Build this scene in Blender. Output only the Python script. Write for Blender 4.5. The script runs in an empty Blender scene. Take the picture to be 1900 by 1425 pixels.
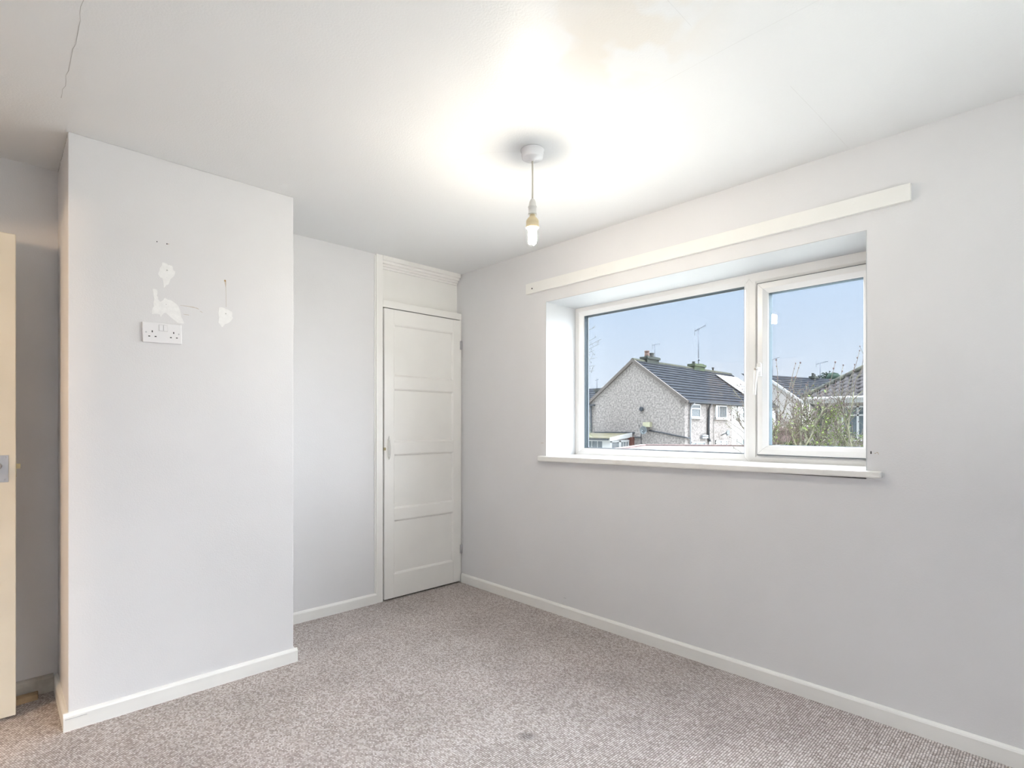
import bpy, bmesh, math, random
from mathutils import Vector, Matrix
C = bpy.context.scene
COL = C.collection
PI = math.pi
random.seed(11)

# ------------------------------------------------------------------ camera, sky, sun, exposure
CAM_Z = 1.195
YAW = math.radians(46.05)                 # view direction, counter-clockwise from +X
cd = bpy.data.cameras.new('camera')
cd.sensor_fit = 'HORIZONTAL'; cd.sensor_width = 36.0
cd.lens = 36.0 * 998.0 / 1900.0
cd.shift_y = 77.0 / 1900.0
cd.clip_start = 0.05; cd.clip_end = 400
cam = bpy.data.objects.new('camera', cd); COL.objects.link(cam)
cam.location = (0, 0, CAM_Z)
cam.rotation_euler = (PI / 2, 0, YAW - PI / 2)
C.camera = cam

w = bpy.data.worlds.new('sky'); C.world = w; w.use_nodes = True
nt = w.node_tree; nt.nodes.clear()
wo = nt.nodes.new('ShaderNodeOutputWorld'); bg = nt.nodes.new('ShaderNodeBackground')
tc = nt.nodes.new('ShaderNodeTexCoord'); sp = nt.nodes.new('ShaderNodeSeparateXYZ')
cr = nt.nodes.new('ShaderNodeValToRGB')
nt.links.new(tc.outputs['Generated'], sp.inputs[0]); nt.links.new(sp.outputs['Z'], cr.inputs[0])
nt.links.new(cr.outputs[0], bg.inputs[0]); nt.links.new(bg.outputs[0], wo.inputs[0])
e = cr.color_ramp.elements
e[0].position = 0.0; e[0].color = (0.78, 0.86, 0.96, 1)
e[1].position = 1.0; e[1].color = (0.46, 0.66, 0.96, 1)
m_ = e.new(0.10); m_.color = (0.70, 0.82, 0.97, 1)
m_ = e.new(0.26); m_.color = (0.56, 0.74, 0.98, 1)
bg.inputs[1].default_value = 0.69

sd = bpy.data.lights.new('hazy_sun', 'SUN'); sd.energy = 28.5; sd.angle = math.radians(150); sd.color = (0.885, 0.945, 1.0)
sun = bpy.data.objects.new('hazy_sun', sd); COL.objects.link(sun)
sun.location = (20, -10, 20)
sdir = Vector((0.60, 0.12, 0.85)).normalized()      # towards the sun
sun.rotation_euler = sdir.to_track_quat('Z', 'Y').to_euler()

BULB = 435.0          # emission strength of the lit tube
HALL = 9.0           # hallway lamp, watts
C.view_settings.view_transform = 'Standard'
C.view_settings.look = 'None'
C.view_settings.exposure = 0.58
C.view_settings.gamma = 1.0
C.view_settings.use_curve_mapping = False

# ------------------------------------------------------------------ materials
def mat(name, col, rough=0.6, spec=0.5, metal=0.0, var=0.0, vscale=3.0, bump=0.0, bscale=200.0, emit=None, estr=0.0, col2=None, detail=3.0):
    m = bpy.data.materials.new(name); m.use_nodes = True
    n = m.node_tree; b = n.nodes['Principled BSDF']
    b.inputs['Base Color'].default_value = (*col, 1)
    b.inputs['Roughness'].default_value = rough
    b.inputs['Specular IOR Level'].default_value = spec
    b.inputs['Metallic'].default_value = metal
    t = n.nodes.new('ShaderNodeTexCoord')
    if var > 0 or col2:
        z = n.nodes.new('ShaderNodeTexNoise'); z.inputs['Scale'].default_value = vscale; z.inputs['Detail'].default_value = detail
        n.links.new(t.outputs['Object'], z.inputs['Vector'])
        r = n.nodes.new('ShaderNodeValToRGB')
        c2 = col2 if col2 else tuple(c * (1 - var) for c in col)
        r.color_ramp.elements[0].position = 0.35; r.color_ramp.elements[0].color = (*c2, 1)
        r.color_ramp.elements[1].position = 0.65; r.color_ramp.elements[1].color = (*col, 1)
        n.links.new(z.outputs['Fac'], r.inputs[0]); n.links.new(r.outputs[0], b.inputs['Base Color'])
    if bump > 0:
        z = n.nodes.new('ShaderNodeTexNoise'); z.inputs['Scale'].default_value = bscale; z.inputs['Detail'].default_value = 2
        n.links.new(t.outputs['Object'], z.inputs['Vector'])
        u = n.nodes.new('ShaderNodeBump'); u.inputs['Strength'].default_value = bump; u.inputs['Distance'].default_value = 0.002
        n.links.new(z.outputs['Fac'], u.inputs['Height']); n.links.new(u.outputs[0], b.inputs['Normal'])
    if emit:
        b.inputs['Emission Color'].default_value = (*emit, 1); b.inputs['Emission Strength'].default_value = estr
    return m

M = {}
M['wall'] = mat('wall_paint_grey', (0.765, 0.757, 0.765), 0.55, 0.35, var=0.025, vscale=2.5, bump=0.22, bscale=160)
M['white'] = mat('white_gloss', (0.86, 0.85, 0.82), 0.35, 0.5, var=0.02, vscale=6, bump=0.05, bscale=60)
M['cream'] = mat('aged_white_gloss', (0.90, 0.885, 0.85), 0.38, 0.5, var=0.03, vscale=4, bump=0.06, bscale=50)
M['skirt'] = mat('skirting_gloss', (0.88, 0.87, 0.84), 0.35, 0.5, var=0.03, vscale=5, bump=0.06, bscale=60)
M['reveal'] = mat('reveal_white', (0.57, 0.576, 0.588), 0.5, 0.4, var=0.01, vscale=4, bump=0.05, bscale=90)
M['upvc'] = mat('upvc_white', (0.78, 0.768, 0.755), 0.28, 0.5, var=0.015, vscale=8)
M['plastic'] = mat('white_plastic', (0.86, 0.85, 0.86), 0.25, 0.5)
M['plastic_grey'] = mat('off_white_plastic', (0.72, 0.71, 0.68), 0.3, 0.5)
M['gasket'] = mat('gasket_grey', (0.08, 0.10, 0.12), 0.5)
M['spacer'] = mat('spacer_steel', (0.035, 0.05, 0.06), 0.8, 0.2)
M['spacer_pale'] = mat('spacer_pale', (0.11, 0.15, 0.175), 0.8, 0.2)
M['streak'] = mat('brown_streak', (0.62, 0.58, 0.54), 0.7, 0.2)
M['dark'] = mat('dark_recess', (0.02, 0.02, 0.02), 0.7)
M['gap'] = mat('gap_brown', (0.10, 0.085, 0.06), 0.8)
M['steel'] = mat('brushed_steel', (0.60, 0.60, 0.62), 0.35, 0.5, 0.8)
M['chrome'] = mat('chrome', (0.8, 0.8, 0.8), 0.15, 0.5, 1.0)
M['brass'] = mat('aged_brass', (0.42, 0.36, 0.22), 0.45, 0.5, 0.7)
M['old_door'] = mat('old_cream_gloss', (0.82, 0.76, 0.64), 0.35, 0.5, var=0.08, vscale=3.5, bump=0.05, bscale=40)
M['scuff'] = mat('scuffed_skirting', (0.70, 0.67, 0.62), 0.6, 0.3, col2=(0.42, 0.38, 0.33), vscale=14)
M['wood'] = mat('raw_wood', (0.50, 0.36, 0.22), 0.7, 0.3, var=0.3, vscale=20)
M['filler'] = mat('wall_filler', (0.90, 0.895, 0.89), 0.8, 0.2, var=0.05, vscale=60, bump=0.3, bscale=120)
M['rust'] = mat('rust_mark', (0.40, 0.27, 0.13), 0.8, 0.2)
M['pale_rust'] = mat('pale_rust_mark', (0.56, 0.48, 0.40), 0.7, 0.2)
M['crack'] = mat('hairline_crack', (0.50, 0.49, 0.48), 0.8, 0.1)
M['joint'] = mat('board_joint', (0.74, 0.735, 0.73), 0.6, 0.2)
M['cfl_base'] = mat('lamp_base_plastic', (0.74, 0.62, 0.40), 0.35, 0.4)
M['cord'] = mat('lamp_cord', (0.62, 0.58, 0.50), 0.5)
M['tube'] = mat('lit_tube', (1, 1, 1), 0.4, 0.3, emit=(1.0, 0.905, 0.76), estr=BULB)
M['hall_bulb'] = mat('lit_hall_bulb', (1, 1, 1), 0.4, 0.3, emit=(1.0, 0.72, 0.46), estr=720)
M['key'] = mat('key_metal', (0.35, 0.33, 0.30), 0.4, 0.5, 0.8)

def ceiling_mat():
    m = bpy.data.materials.new('ceiling_paint'); m.use_nodes = True
    n = m.node_tree; b = n.nodes['Principled BSDF']
    b.inputs['Roughness'].default_value = 0.42; b.inputs['Specular IOR Level'].default_value = 0.22
    t = n.nodes.new('ShaderNodeTexCoord')
    z = n.nodes.new('ShaderNodeTexNoise'); z.inputs['Scale'].default_value = 5; z.inputs['Detail'].default_value = 2
    n.links.new(t.outputs['Object'], z.inputs['Vector'])
    # beige water stain, a patch about 0.5 m across near the lamp
    d = n.nodes.new('ShaderNodeVectorMath'); d.operation = 'DISTANCE'; d.inputs[1].default_value = (1.34, 0.93, 2.35)
    n.links.new(t.outputs['Object'], d.inputs[0])
    mr = n.nodes.new('ShaderNodeMapRange'); mr.inputs['From Min'].default_value = 0.10; mr.inputs['From Max'].default_value = 0.34
    mr.inputs['To Min'].default_value = 1; mr.inputs['To Max'].default_value = 0
    n.links.new(d.outputs['Value'], mr.inputs[0])
    th = n.nodes.new('ShaderNodeMapRange'); th.inputs['From Min'].default_value = 0.50; th.inputs['From Max'].default_value = 0.58
    n.links.new(z.outputs['Fac'], th.inputs[0])
    mu = n.nodes.new('ShaderNodeMath'); mu.operation = 'MULTIPLY'
    n.links.new(mr.outputs[0], mu.inputs[0]); n.links.new(th.outputs[0], mu.inputs[1])
    mx = n.nodes.new('ShaderNodeMix'); mx.data_type = 'RGBA'
    mx.inputs['A'].default_value = (0.825, 0.828, 0.83, 1); mx.inputs['B'].default_value = (0.81, 0.775, 0.725, 1)
    n.links.new(mu.outputs[0], mx.inputs['Factor']); n.links.new(mx.outputs['Result'], b.inputs['Base Color'])
    z2 = n.nodes.new('ShaderNodeTexNoise'); z2.inputs['Scale'].default_value = 140; z2.inputs['Detail'].default_value = 2
    n.links.new(t.outputs['Object'], z2.inputs['Vector'])
    u = n.nodes.new('ShaderNodeBump'); u.inputs['Strength'].default_value = 0.25; u.inputs['Distance'].default_value = 0.002
    n.links.new(z2.outputs['Fac'], u.inputs['Height']); n.links.new(u.outputs[0], b.inputs['Normal'])
    return m
M['ceiling'] = ceiling_mat()

def carpet_mat():
    m = bpy.data.materials.new('loop_pile_carpet'); m.use_nodes = True
    n = m.node_tree; L = n.links.new; b = n.nodes['Principled BSDF']
    b.inputs['Roughness'].default_value = 0.95; b.inputs['Specular IOR Level'].default_value = 0.1
    t = n.nodes.new('ShaderNodeTexCoord'); s = n.nodes.new('ShaderNodeSeparateXYZ'); L(t.outputs['Object'], s.inputs[0])
    def math_(op, a, b_=None):
        q = n.nodes.new('ShaderNodeMath'); q.operation = op
        for i, v in enumerate((a, b_)):
            if v is None: continue
            if isinstance(v, (int, float)): q.inputs[i].default_value = v
            else: L(v, q.inputs[i])
        return q.outputs[0]
    wob = n.nodes.new('ShaderNodeTexNoise'); wob.inputs['Scale'].default_value = 18; L(t.outputs['Object'], wob.inputs['Vector'])
    wobv = math_('MULTIPLY', wob.outputs['Fac'], 0.005)
    y = math_('ADD', s.outputs['Y'], wobv)
    rowc = math_('DIVIDE', y, 0.0085)
    row = math_('FLOOR', rowc)
    rowf = math_('SUBTRACT', rowc, row)
    rs = math_('SINE', math_('MULTIPLY', rowf, PI))                   # 0 in the grooves, 1 on a row
    x = math_('ADD', math_('DIVIDE', s.outputs['X'], 0.0062), math_('MULTIPLY', row, 0.37))
    xf = math_('FRACT', x)
    ls = math_('SINE', math_('MULTIPLY', xf, PI))
    h = math_('MULTIPLY', math_('POWER', rs, 0.7), math_('ADD', math_('MULTIPLY', ls, 0.55), 0.45))
    # each loop has a tone of its own
    cb = n.nodes.new('ShaderNodeCombineXYZ'); L(math_('FLOOR', x), cb.inputs[0]); L(row, cb.inputs[1])
    wn = n.nodes.new('ShaderNodeTexWhiteNoise'); wn.noise_dimensions = '2D'; L(cb.outputs[0], wn.inputs['Vector'])
    big = n.nodes.new('ShaderNodeTexNoise'); big.inputs['Scale'].default_value = 60; big.inputs['Detail'].default_value = 3; L(t.outputs['Object'], big.inputs['Vector'])
    mixv = math_('ADD', math_('MULTIPLY', wn.outputs['Value'], 0.6), math_('MULTIPLY', big.outputs['Fac'], 0.4))
    r = n.nodes.new('ShaderNodeValToRGB'); L(mixv, r.inputs[0])
    el = r.color_ramp.elements
    el[0].position = 0.18; el[0].color = (0.44, 0.375, 0.345, 1)
    el[1].position = 0.85; el[1].color = (0.84, 0.785, 0.765, 1)
    q = el.new(0.5); q.color = (0.63, 0.565, 0.535, 1)
    # worn, dirtier patches
    lar = n.nodes.new('ShaderNodeTexNoise'); lar.inputs['Scale'].default_value = 3.5; lar.inputs['Detail'].default_value = 5; L(t.outputs['Object'], lar.inputs['Vector'])
    lm = n.nodes.new('ShaderNodeMapRange'); lm.inputs['From Min'].default_value = 0.3; lm.inputs['From Max'].default_value = 0.7
    lm.inputs['To Min'].default_value = 0.88; lm.inputs['To Max'].default_value = 1.06; L(lar.outputs['Fac'], lm.inputs[0])
    d = n.nodes.new('ShaderNodeVectorMath'); d.operation = 'DISTANCE'; d.inputs[1].default_value = (1.478, 1.449, 0.0); L(t.outputs['Object'], d.inputs[0])
    dm = n.nodes.new('ShaderNodeMapRange'); dm.inputs['From Min'].default_value = 0.012; dm.inputs['From Max'].default_value = 0.04
    dm.inputs['To Min'].default_value = 0.62; dm.inputs['To Max'].default_value = 1.0; L(d.outputs['Value'], dm.inputs[0])
    groove = math_('ADD', math_('MULTIPLY', h, 0.85), 0.36)
    k = math_('MULTIPLY', math_('MULTIPLY', lm.outputs[0], dm.outputs[0]), groove)
    vm = n.nodes.new('ShaderNodeVectorMath'); vm.operation = 'SCALE'; L(r.outputs[0], vm.inputs[0]); L(k, vm.inputs['Scale'])
    L(vm.outputs[0], b.inputs['Base Color'])
    u = n.nodes.new('ShaderNodeBump'); u.inputs['Strength'].default_value = 0.8; u.inputs['Distance'].default_value = 0.003
    L(h, u.inputs['Height']); L(u.outputs[0], b.inputs['Normal'])
    return m
M['carpet'] = carpet_mat()

def glass_mat():
    m = bpy.data.materials.new('window_glass'); m.use_nodes = True
    n = m.node_tree; n.nodes.clear(); L = n.links.new
    o = n.nodes.new('ShaderNodeOutputMaterial'); tr = n.nodes.new('ShaderNodeBsdfTransparent'); gl = n.nodes.new('ShaderNodeBsdfGlossy')
    tr.inputs[0].default_value = (0.99, 0.99, 0.99, 1); gl.inputs['Roughness'].default_value = 0.0
    lw = n.nodes.new('ShaderNodeLayerWeight'); lw.inputs['Blend'].default_value = 0.5
    p = n.nodes.new('ShaderNodeMath'); p.operation = 'POWER'; p.inputs[1].default_value = 5
    a = n.nodes.new('ShaderNodeMath'); a.operation = 'MULTIPLY_ADD'; a.inputs[1].default_value = 0.95; a.inputs[2].default_value = 0.022
    mx = n.nodes.new('ShaderNodeMixShader')
    L(lw.outputs['Facing'], p.inputs[0]); L(p.outputs[0], a.inputs[0]); L(a.outputs[0], mx.inputs[0])
    L(tr.outputs[0], mx.inputs[1]); L(gl.outputs[0], mx.inputs[2]); L(mx.outputs[0], o.inputs[0])
    return m
M['glass'] = glass_mat()

# outside
M['dash'] = mat('pebble_dash', (0.285, 0.263, 0.250), 1.0, 0.0, col2=(0.139, 0.129, 0.123), vscale=9.0, bump=0.5, bscale=12, detail=12)
M['dash_white'] = mat('white_render', (0.361, 0.353, 0.345), 0.9, 0.1, var=0.06, vscale=1.5)
M['tile'] = mat('slate_grey_tiles', (0.034, 0.038, 0.044), 1.0, 0.0, col2=(0.022, 0.025, 0.031), vscale=3.0, detail=8)
M['tile_n'] = mat('concrete_pantiles', (0.095, 0.089, 0.092), 1.0, 0.0, col2=(0.048, 0.048, 0.050), vscale=2.5, detail=8)
M['moss'] = mat('mossy_ridge', (0.062, 0.064, 0.048), 1.0, 0.0, col2=(0.042, 0.044, 0.042), vscale=3, detail=8)
M['verge'] = mat('verge_mortar', (0.101, 0.090, 0.084), 0.9, 0.1)
M['fascia_dark'] = mat('dark_gutter', (0.036, 0.042, 0.050), 0.8, 0.2)
M['fascia_white'] = mat('white_fascia', (0.354, 0.362, 0.362), 0.5)
M['pipe_grey'] = mat('grey_downpipe', (0.200, 0.212, 0.224), 0.6, 0.3)
M['winglass'] = mat('far_window_glass', (0.056, 0.080, 0.096), 0.3, 0.5, var=0.3, vscale=4)
M['curtain'] = mat('net_curtain', (0.156, 0.168, 0.174), 0.9, 0.1, col2=(0.108, 0.120, 0.129), vscale=9)
M['chim'] = mat('mossy_chimney', (0.064, 0.072, 0.064), 1, 0, col2=(0.036, 0.040, 0.040), vscale=6, detail=6)
M['chim_moss'] = mat('green_chimney', (0.078, 0.098, 0.055), 1, 0, col2=(0.05, 0.06, 0.05), vscale=5, detail=6)
M['pot'] = mat('clay_pot', (0.152, 0.096, 0.080), 0.9)
M['pot_dark'] = mat('dark_pot', (0.05, 0.055, 0.052), 0.9)
M['aerial'] = mat('aerial_metal', (0.085, 0.10, 0.125), 0.6, 0.3, 0.2)
M['solar'] = mat('solar_panel', (0.049, 0.053, 0.058), 0.35, 0.4, var=0.05, vscale=2)
M['solar_frame'] = mat('solar_frame', (0.03, 0.033, 0.04), 0.6)
M['brick'] = mat('red_brick', (0.128, 0.052, 0.040), 0.9, 0.1, var=0.4, vscale=8)
M['coping'] = mat('pink_coping', (0.235, 0.175, 0.165), 0.9, 0.1, var=0.3, vscale=3)
M['felt'] = mat('pale_flat_roof', (0.121, 0.114, 0.108), 0.9, 0.1, var=0.1, vscale=1.2)
M['lean_roof'] = mat('mossy_felt', (0.088, 0.082, 0.051), 1, 0, col2=(0.109, 0.102, 0.082), vscale=2)
M['yellow_box'] = mat('yellowed_box', (0.288, 0.284, 0.192), 0.6)
M['dish'] = mat('dish_grey', (0.11, 0.13, 0.14), 0.6)
M['bark'] = mat('green_grey_bark', (0.214, 0.227, 0.138), 0.9, 0.1, col2=(0.138, 0.124, 0.104), vscale=6, detail=5)
M['twig'] = mat('brown_twig', (0.085, 0.068, 0.062), 0.9, 0.1, col2=(0.119, 0.119, 0.085), vscale=5)
M['bud'] = mat('dark_bud', (0.07, 0.045, 0.045), 0.9)
M['leaf'] = mat('young_leaf', (0.132, 0.172, 0.044), 0.8, 0.1, col2=(0.080, 0.112, 0.040), vscale=8)
M['blade'] = mat('palm_blade', (0.13, 0.18, 0.10), 0.8, 0.2)
M['ever'] = mat('evergreen', (0.03, 0.045, 0.036), 1, 0, col2=(0.015, 0.026, 0.022), vscale=2)
M['hedge'] = mat('dark_hedge', (0.05, 0.065, 0.04), 1, 0, col2=(0.025, 0.035, 0.025), vscale=3)
M['ground'] = mat('garden_ground', (0.335, 0.33, 0.305), 0.95, 0.1, col2=(0.315, 0.32, 0.28), vscale=0.4)
M['red_trim'] = mat('wall_outside', (0.6, 0.57, 0.54), 0.9)

# ------------------------------------------------------------------ builders
ORIG = {}
def org(o):
    return ORIG.get(o.name, Vector((0, 0, 0))) if o else Vector((0, 0, 0))
class MB:
    def __init__(s): s.v = []; s.f = []; s.sm = []
    def add(s, vs, fs, smooth=False):
        k = len(s.v); s.v += [tuple(v) for v in vs]
        for f in fs: s.f.append(tuple(i + k for i in f)); s.sm.append(smooth)
        return s
    def box(s, x0, x1, y0, y1, z0, z1):
        v = [(x0, y0, z0), (x1, y0, z0), (x1, y1, z0), (x0, y1, z0), (x0, y0, z1), (x1, y0, z1), (x1, y1, z1), (x0, y1, z1)]
        return s.add(v, [(0, 3, 2, 1), (4, 5, 6, 7), (0, 1, 5, 4), (1, 2, 6, 5), (2, 3, 7, 6), (3, 0, 4, 7)])
    def hexa(s, v):      # 8 corners: bottom ring then top ring
        return s.add(v, [(0, 3, 2, 1), (4, 5, 6, 7), (0, 1, 5, 4), (1, 2, 6, 5), (2, 3, 7, 6), (3, 0, 4, 7)])
    def lathe(s, prof, c, axis='z', n=24, smooth=True):
        vs = []; fs = []
        for r, h in prof:
            for i in range(n):
                a = 2 * PI * i / n; p = (r * math.cos(a), r * math.sin(a), h)
                if axis == 'x': p = (h, p[0], p[1])
                if axis == 'y': p = (p[0], h, p[1])
                vs.append((c[0] + p[0], c[1] + p[1], c[2] + p[2]))
        for j in range(len(prof) - 1):
            for i in range(n):
                a = j * n + i; b = j * n + (i + 1) % n
                fs.append((a, b, b + n, a + n))
        s.add(vs, fs, smooth)
        k = len(s.v) - len(vs)
        s.f.append(tuple(k + i for i in range(n))[::-1]); s.sm.append(False)
        s.f.append(tuple(k + (len(prof) - 1) * n + i for i in range(n))); s.sm.append(False)
        return s
    def tube(s, pts, rad, n=6, smooth=True):
        pts = [Vector(p) for p in pts]
        if not isinstance(rad, (list, tuple)): rad = [rad] * len(pts)
        vs = []; fs = []
        ref = None
        for i, p in enumerate(pts):
            d = (pts[min(i + 1, len(pts) - 1)] - pts[max(i - 1, 0)]).normalized()
            if ref is None: ref = Vector((0, 0, 1)) if abs(d.z) < 0.9 else Vector((1, 0, 0))
            u = d.cross(ref).normalized(); v = d.cross(u)
            ref = v
            ref = u.cross(d)
            for k in range(n):
                a = 2 * PI * k / n
                vs.append(p + (u * math.cos(a) + v * math.sin(a)) * rad[i])
        for j in range(len(pts) - 1):
            for i in range(n):
                a = j * n + i; b = j * n + (i + 1) % n
                fs.append((a, b, b + n, a + n))
        s.add(vs, fs, smooth)
        k = len(s.v) - len(vs)
        s.f.append(tuple(k + i for i in range(n))[::-1]); s.sm.append(False)
        s.f.append(tuple(k + (len(pts) - 1) * n + i for i in range(n))); s.sm.append(False)
        return s
    def prism(s, poly, a0, a1, plane):   # polygon extruded along the remaining axis
        n = len(poly)
        def P(p, h):
            if plane == 'xy': return (p[0], p[1], h)
            if plane == 'xz': return (p[0], h, p[1])
            return (h, p[0], p[1])
        v = [P(p, a0) for p in poly] + [P(p, a1) for p in poly]
        f = [tuple(range(n))[::-1], tuple(range(n, 2 * n))] + [(i, (i + 1) % n, (i + 1) % n + n, i + n) for i in range(n)]
        return s.add(v, f)
    def blob(s, c, r, n=6, sq=(1, 1, 1), jit=0.0):
        vs = []; fs = []; m = n // 2 + 1
        for j in range(m + 1):
            t = PI * j / m
            for i in range(n):
                a = 2 * PI * i / n; q = r * (1 + random.uniform(-jit, jit))
                vs.append((c[0] + q * sq[0] * math.sin(t) * math.cos(a), c[1] + q * sq[1] * math.sin(t) * math.sin(a), c[2] + q * sq[2] * math.cos(t)))
        for j in range(m):
            for i in range(n):
                a = j * n + i; b = j * n + (i + 1) % n
                fs.append((a, b, b + n, a + n))
        return s.add(vs, fs, True)
    def build(s, name, m, parent=None, bevel=0, kind=None, label=None, fix=True):
        me = bpy.data.meshes.new(name)
        o0 = org(parent)
        me.from_pydata([(x - o0.x, y - o0.y, z - o0.z) for x, y, z in s.v], [], s.f)
        me.polygons.foreach_set('use_smooth', s.sm)
        me.materials.append(M[m] if isinstance(m, str) else m)
        if fix and len(s.f) < 20000:
            b = bmesh.new(); b.from_mesh(me); bmesh.ops.recalc_face_normals(b, faces=b.faces); b.to_mesh(me); b.free()
        o = bpy.data.objects.new(name, me); COL.objects.link(o)
        ORIG[o.name] = o0
        if parent: o.parent = parent
        if bevel:
            q = o.modifiers.new('bevel', 'BEVEL'); q.width = bevel; q.segments = 2; q.limit_method = 'ANGLE'; q.angle_limit = 0.6
        if kind: o['kind'] = kind
        if label: o['label'] = label
        return o
def frame_loft(y0, y1, z0, z1, wd, prof):
    """mitred rectangular frame in a y/z plane; wd = (y0 side, y1 side, bottom, top) widths; prof = [(u, x)]"""
    b = MB(); vs = []; n = len(prof)
    for u, x in prof:
        a, c, d, e_ = y0 + wd[0] * u, y1 - wd[1] * u, z0 + wd[2] * u, z1 - wd[3] * u
        vs += [(x, a, d), (x, c, d), (x, c, e_), (x, a, e_)]
    fs = []
    for j in range(n):
        k = (j + 1) % n
        for i in range(4):
            i2 = (i + 1) % 4
            fs.append((j * 4 + i, j * 4 + i2, k * 4 + i2, k * 4 + i))
    return b.add(vs, fs)
def thing(name, label, cat, loc, group=None):
    o = bpy.data.objects.new(name, None); COL.objects.link(o); o.location = loc; o.empty_display_size = 0.1
    ORIG[o.name] = Vector(loc); o['label'] = label; o['category'] = cat
    if group: o['group'] = group
    return o
def struct(o): o['kind'] = 'structure'; return o
def sroot(name, loc=(0, 0, 0)):
    o = bpy.data.objects.new(name, None); COL.objects.link(o); o.location = loc; ORIG[o.name] = Vector(loc); o['kind'] = 'structure'; return o
def copy_tree(o, loc=None, parent=None):
    c = o.copy(); COL.objects.link(c); c.parent = parent
    if loc is not None: c.location = loc
    for ch in list(o.children): copy_tree(ch, None, c)
    return c

# ------------------------------------------------------------------ room dimensions (metres)
XW = 2.579      # window wall, inner face
YN = 3.246      # cupboard wall
YB = 2.730      # chimney breast face
XB0, XB1 = 0.211, 1.094
YA = 3.195      # left alcove wall
XL = -0.76      # wall with the doorway
YS = -0.55      # wall behind the camera
H = 2.35
WX = 2.965      # outer face of window wall

# floor, ceiling
struct(MB().box(-2.6, WX, YS - 0.12, 3.9, -0.12, 0).build('floor', 'carpet'))
ceil = struct(MB().box(-2.6, WX, YS - 0.12, 3.9, H, H + 0.12).build('ceiling', 'ceiling'))
# window wall with its opening
OY0, OY1, OZ0, OZ1 = 0.578, 2.358, 0.975, 1.997
wr = MB()
wr.box(XW, WX, YS - 0.12, OY0, 0, H); wr.box(XW, WX, OY1, 3.9, 0, H)
wr.box(XW, WX, OY0, OY1, 0, OZ0); wr.box(XW, WX, OY0, OY1, OZ1, H)
wall_r = struct(wr.build('wall_right', 'wall'))
# painted reveal lining, white
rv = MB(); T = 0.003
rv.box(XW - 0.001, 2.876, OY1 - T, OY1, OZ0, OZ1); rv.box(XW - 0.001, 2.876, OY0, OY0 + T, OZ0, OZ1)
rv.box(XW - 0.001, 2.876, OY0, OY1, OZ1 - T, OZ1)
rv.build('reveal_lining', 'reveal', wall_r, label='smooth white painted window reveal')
# back wall (right alcove) up to the cupboard
struct(MB().box(XB1, 1.872, YN, 3.9, 0, H).build('wall_back', 'wall'))
struct(MB().box(1.872, XW, 3.80, 3.9, 0, H).build('wall_cupboard_back', 'wall'))
cb = struct(MB().box(XB0, XB1, YB, 3.9, 0, H).build('wall_chimney_breast', 'wall', bevel=0.003))
al = struct(MB().box(XL, XB0, YA, 3.9, 0, H).build('wall_alcove', 'wall'))
# left wall with doorway, hallway beyond
DY0, DY1, DZ = 2.20, 2.985, 1.985
wl = MB()
wl.box(XL - 0.11, XL, YS - 0.12, DY0, 0, H); wl.box(XL - 0.11, XL, DY1, 3.9, 0, H); wl.box(XL - 0.11, XL, DY0, DY1, DZ, H)
wall_l = struct(wl.build('wall_left', 'wall'))
df = MB(); df.box(XL - 0.12, XL + 0.012, DY0 - 0.05, DY0, 0, DZ + 0.05); df.box(XL - 0.12, XL + 0.012, DY0 - 0.05, DY1, DZ, DZ + 0.05)
struct(df.build('trim_1', 'cream'))
W2X0, W2X1, W2Z0, W2Z1 = 0.25, 2.15, 0.85, 2.05      # opening for the added, unseen window behind the camera
wf = MB(); wf.box(-2.6, W2X0, YS - 0.12, YS, 0, H); wf.box(W2X1, XW, YS - 0.12, YS, 0, H)
wf.box(W2X0, W2X1, YS - 0.12, YS, 0, W2Z0); wf.box(W2X0, W2X1, YS - 0.12, YS, W2Z1, H)
struct(wf.build('wall_front', 'wall'))
struct(MB().box(-2.6, -2.5, YS, 3.9, 0, H).build('wall_hallway', 'wall'))
struct(MB().box(-2.5, XL - 0.11, 3.8, 3.9, 0, H).build('wall_hallway_end', 'wall'))

# skirting
def skirt(name, p0, p1, inward, m='skirt', h=0.068, t=0.016):
    p0 = Vector((*p0, 0)); p1 = Vector((*p1, 0)); n = Vector((*inward, 0))
    prof = [(0, 0), (t, 0), (t, h - 0.012), (t - 0.003, h - 0.006), (t - 0.009, h - 0.001), (0, h)]
    b = MB(); k = len(prof)
    vs = [tuple(p0 + n * a + Vector((0, 0, z))) for a, z in prof] + [tuple(p1 + n * a + Vector((0, 0, z))) for a, z in prof]
    b.add(vs, [tuple(range(k)), tuple(range(k, 2 * k))[::-1]] + [(i, (i + 1) % k, (i + 1) % k + k, i + k) for i in range(k)])
    return struct(b.build(name, m))
skirt('baseboard_right', (XW, YS), (XW, 3.222), (-1, 0))
skirt('baseboard_back', (XB1 + 0.016, YN), (1.852, YN), (0, -1))
bc = skirt('baseboard_chimney_breast', (XB0 - 0.016, YB), (XB1 + 0.016, YB), (0, -1))
skirt('baseboard_chimney_left', (XB0, YB), (XB0, YA), (-1, 0), 'cream')
skirt('baseboard_chimney_right', (XB1, YB), (XB1, YN), (1, 0))
skirt('baseboard_alcove', (XL, YA), (XB0 - 0.016, YA), (0, -1), 'scuff', h=0.075, t=0.02)
skirt('baseboard_left', (XL, YS), (XL, DY0 - 0.05), (1, 0))
skirt('baseboard_front', (XL, YS), (XW - 0.016, YS), (0, 1))
MB().box(0.200, 0.268, YB - 0.0175, YB - 0.0158, 0.0475, 0.0490).build('split', 'crack', bc)

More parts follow.
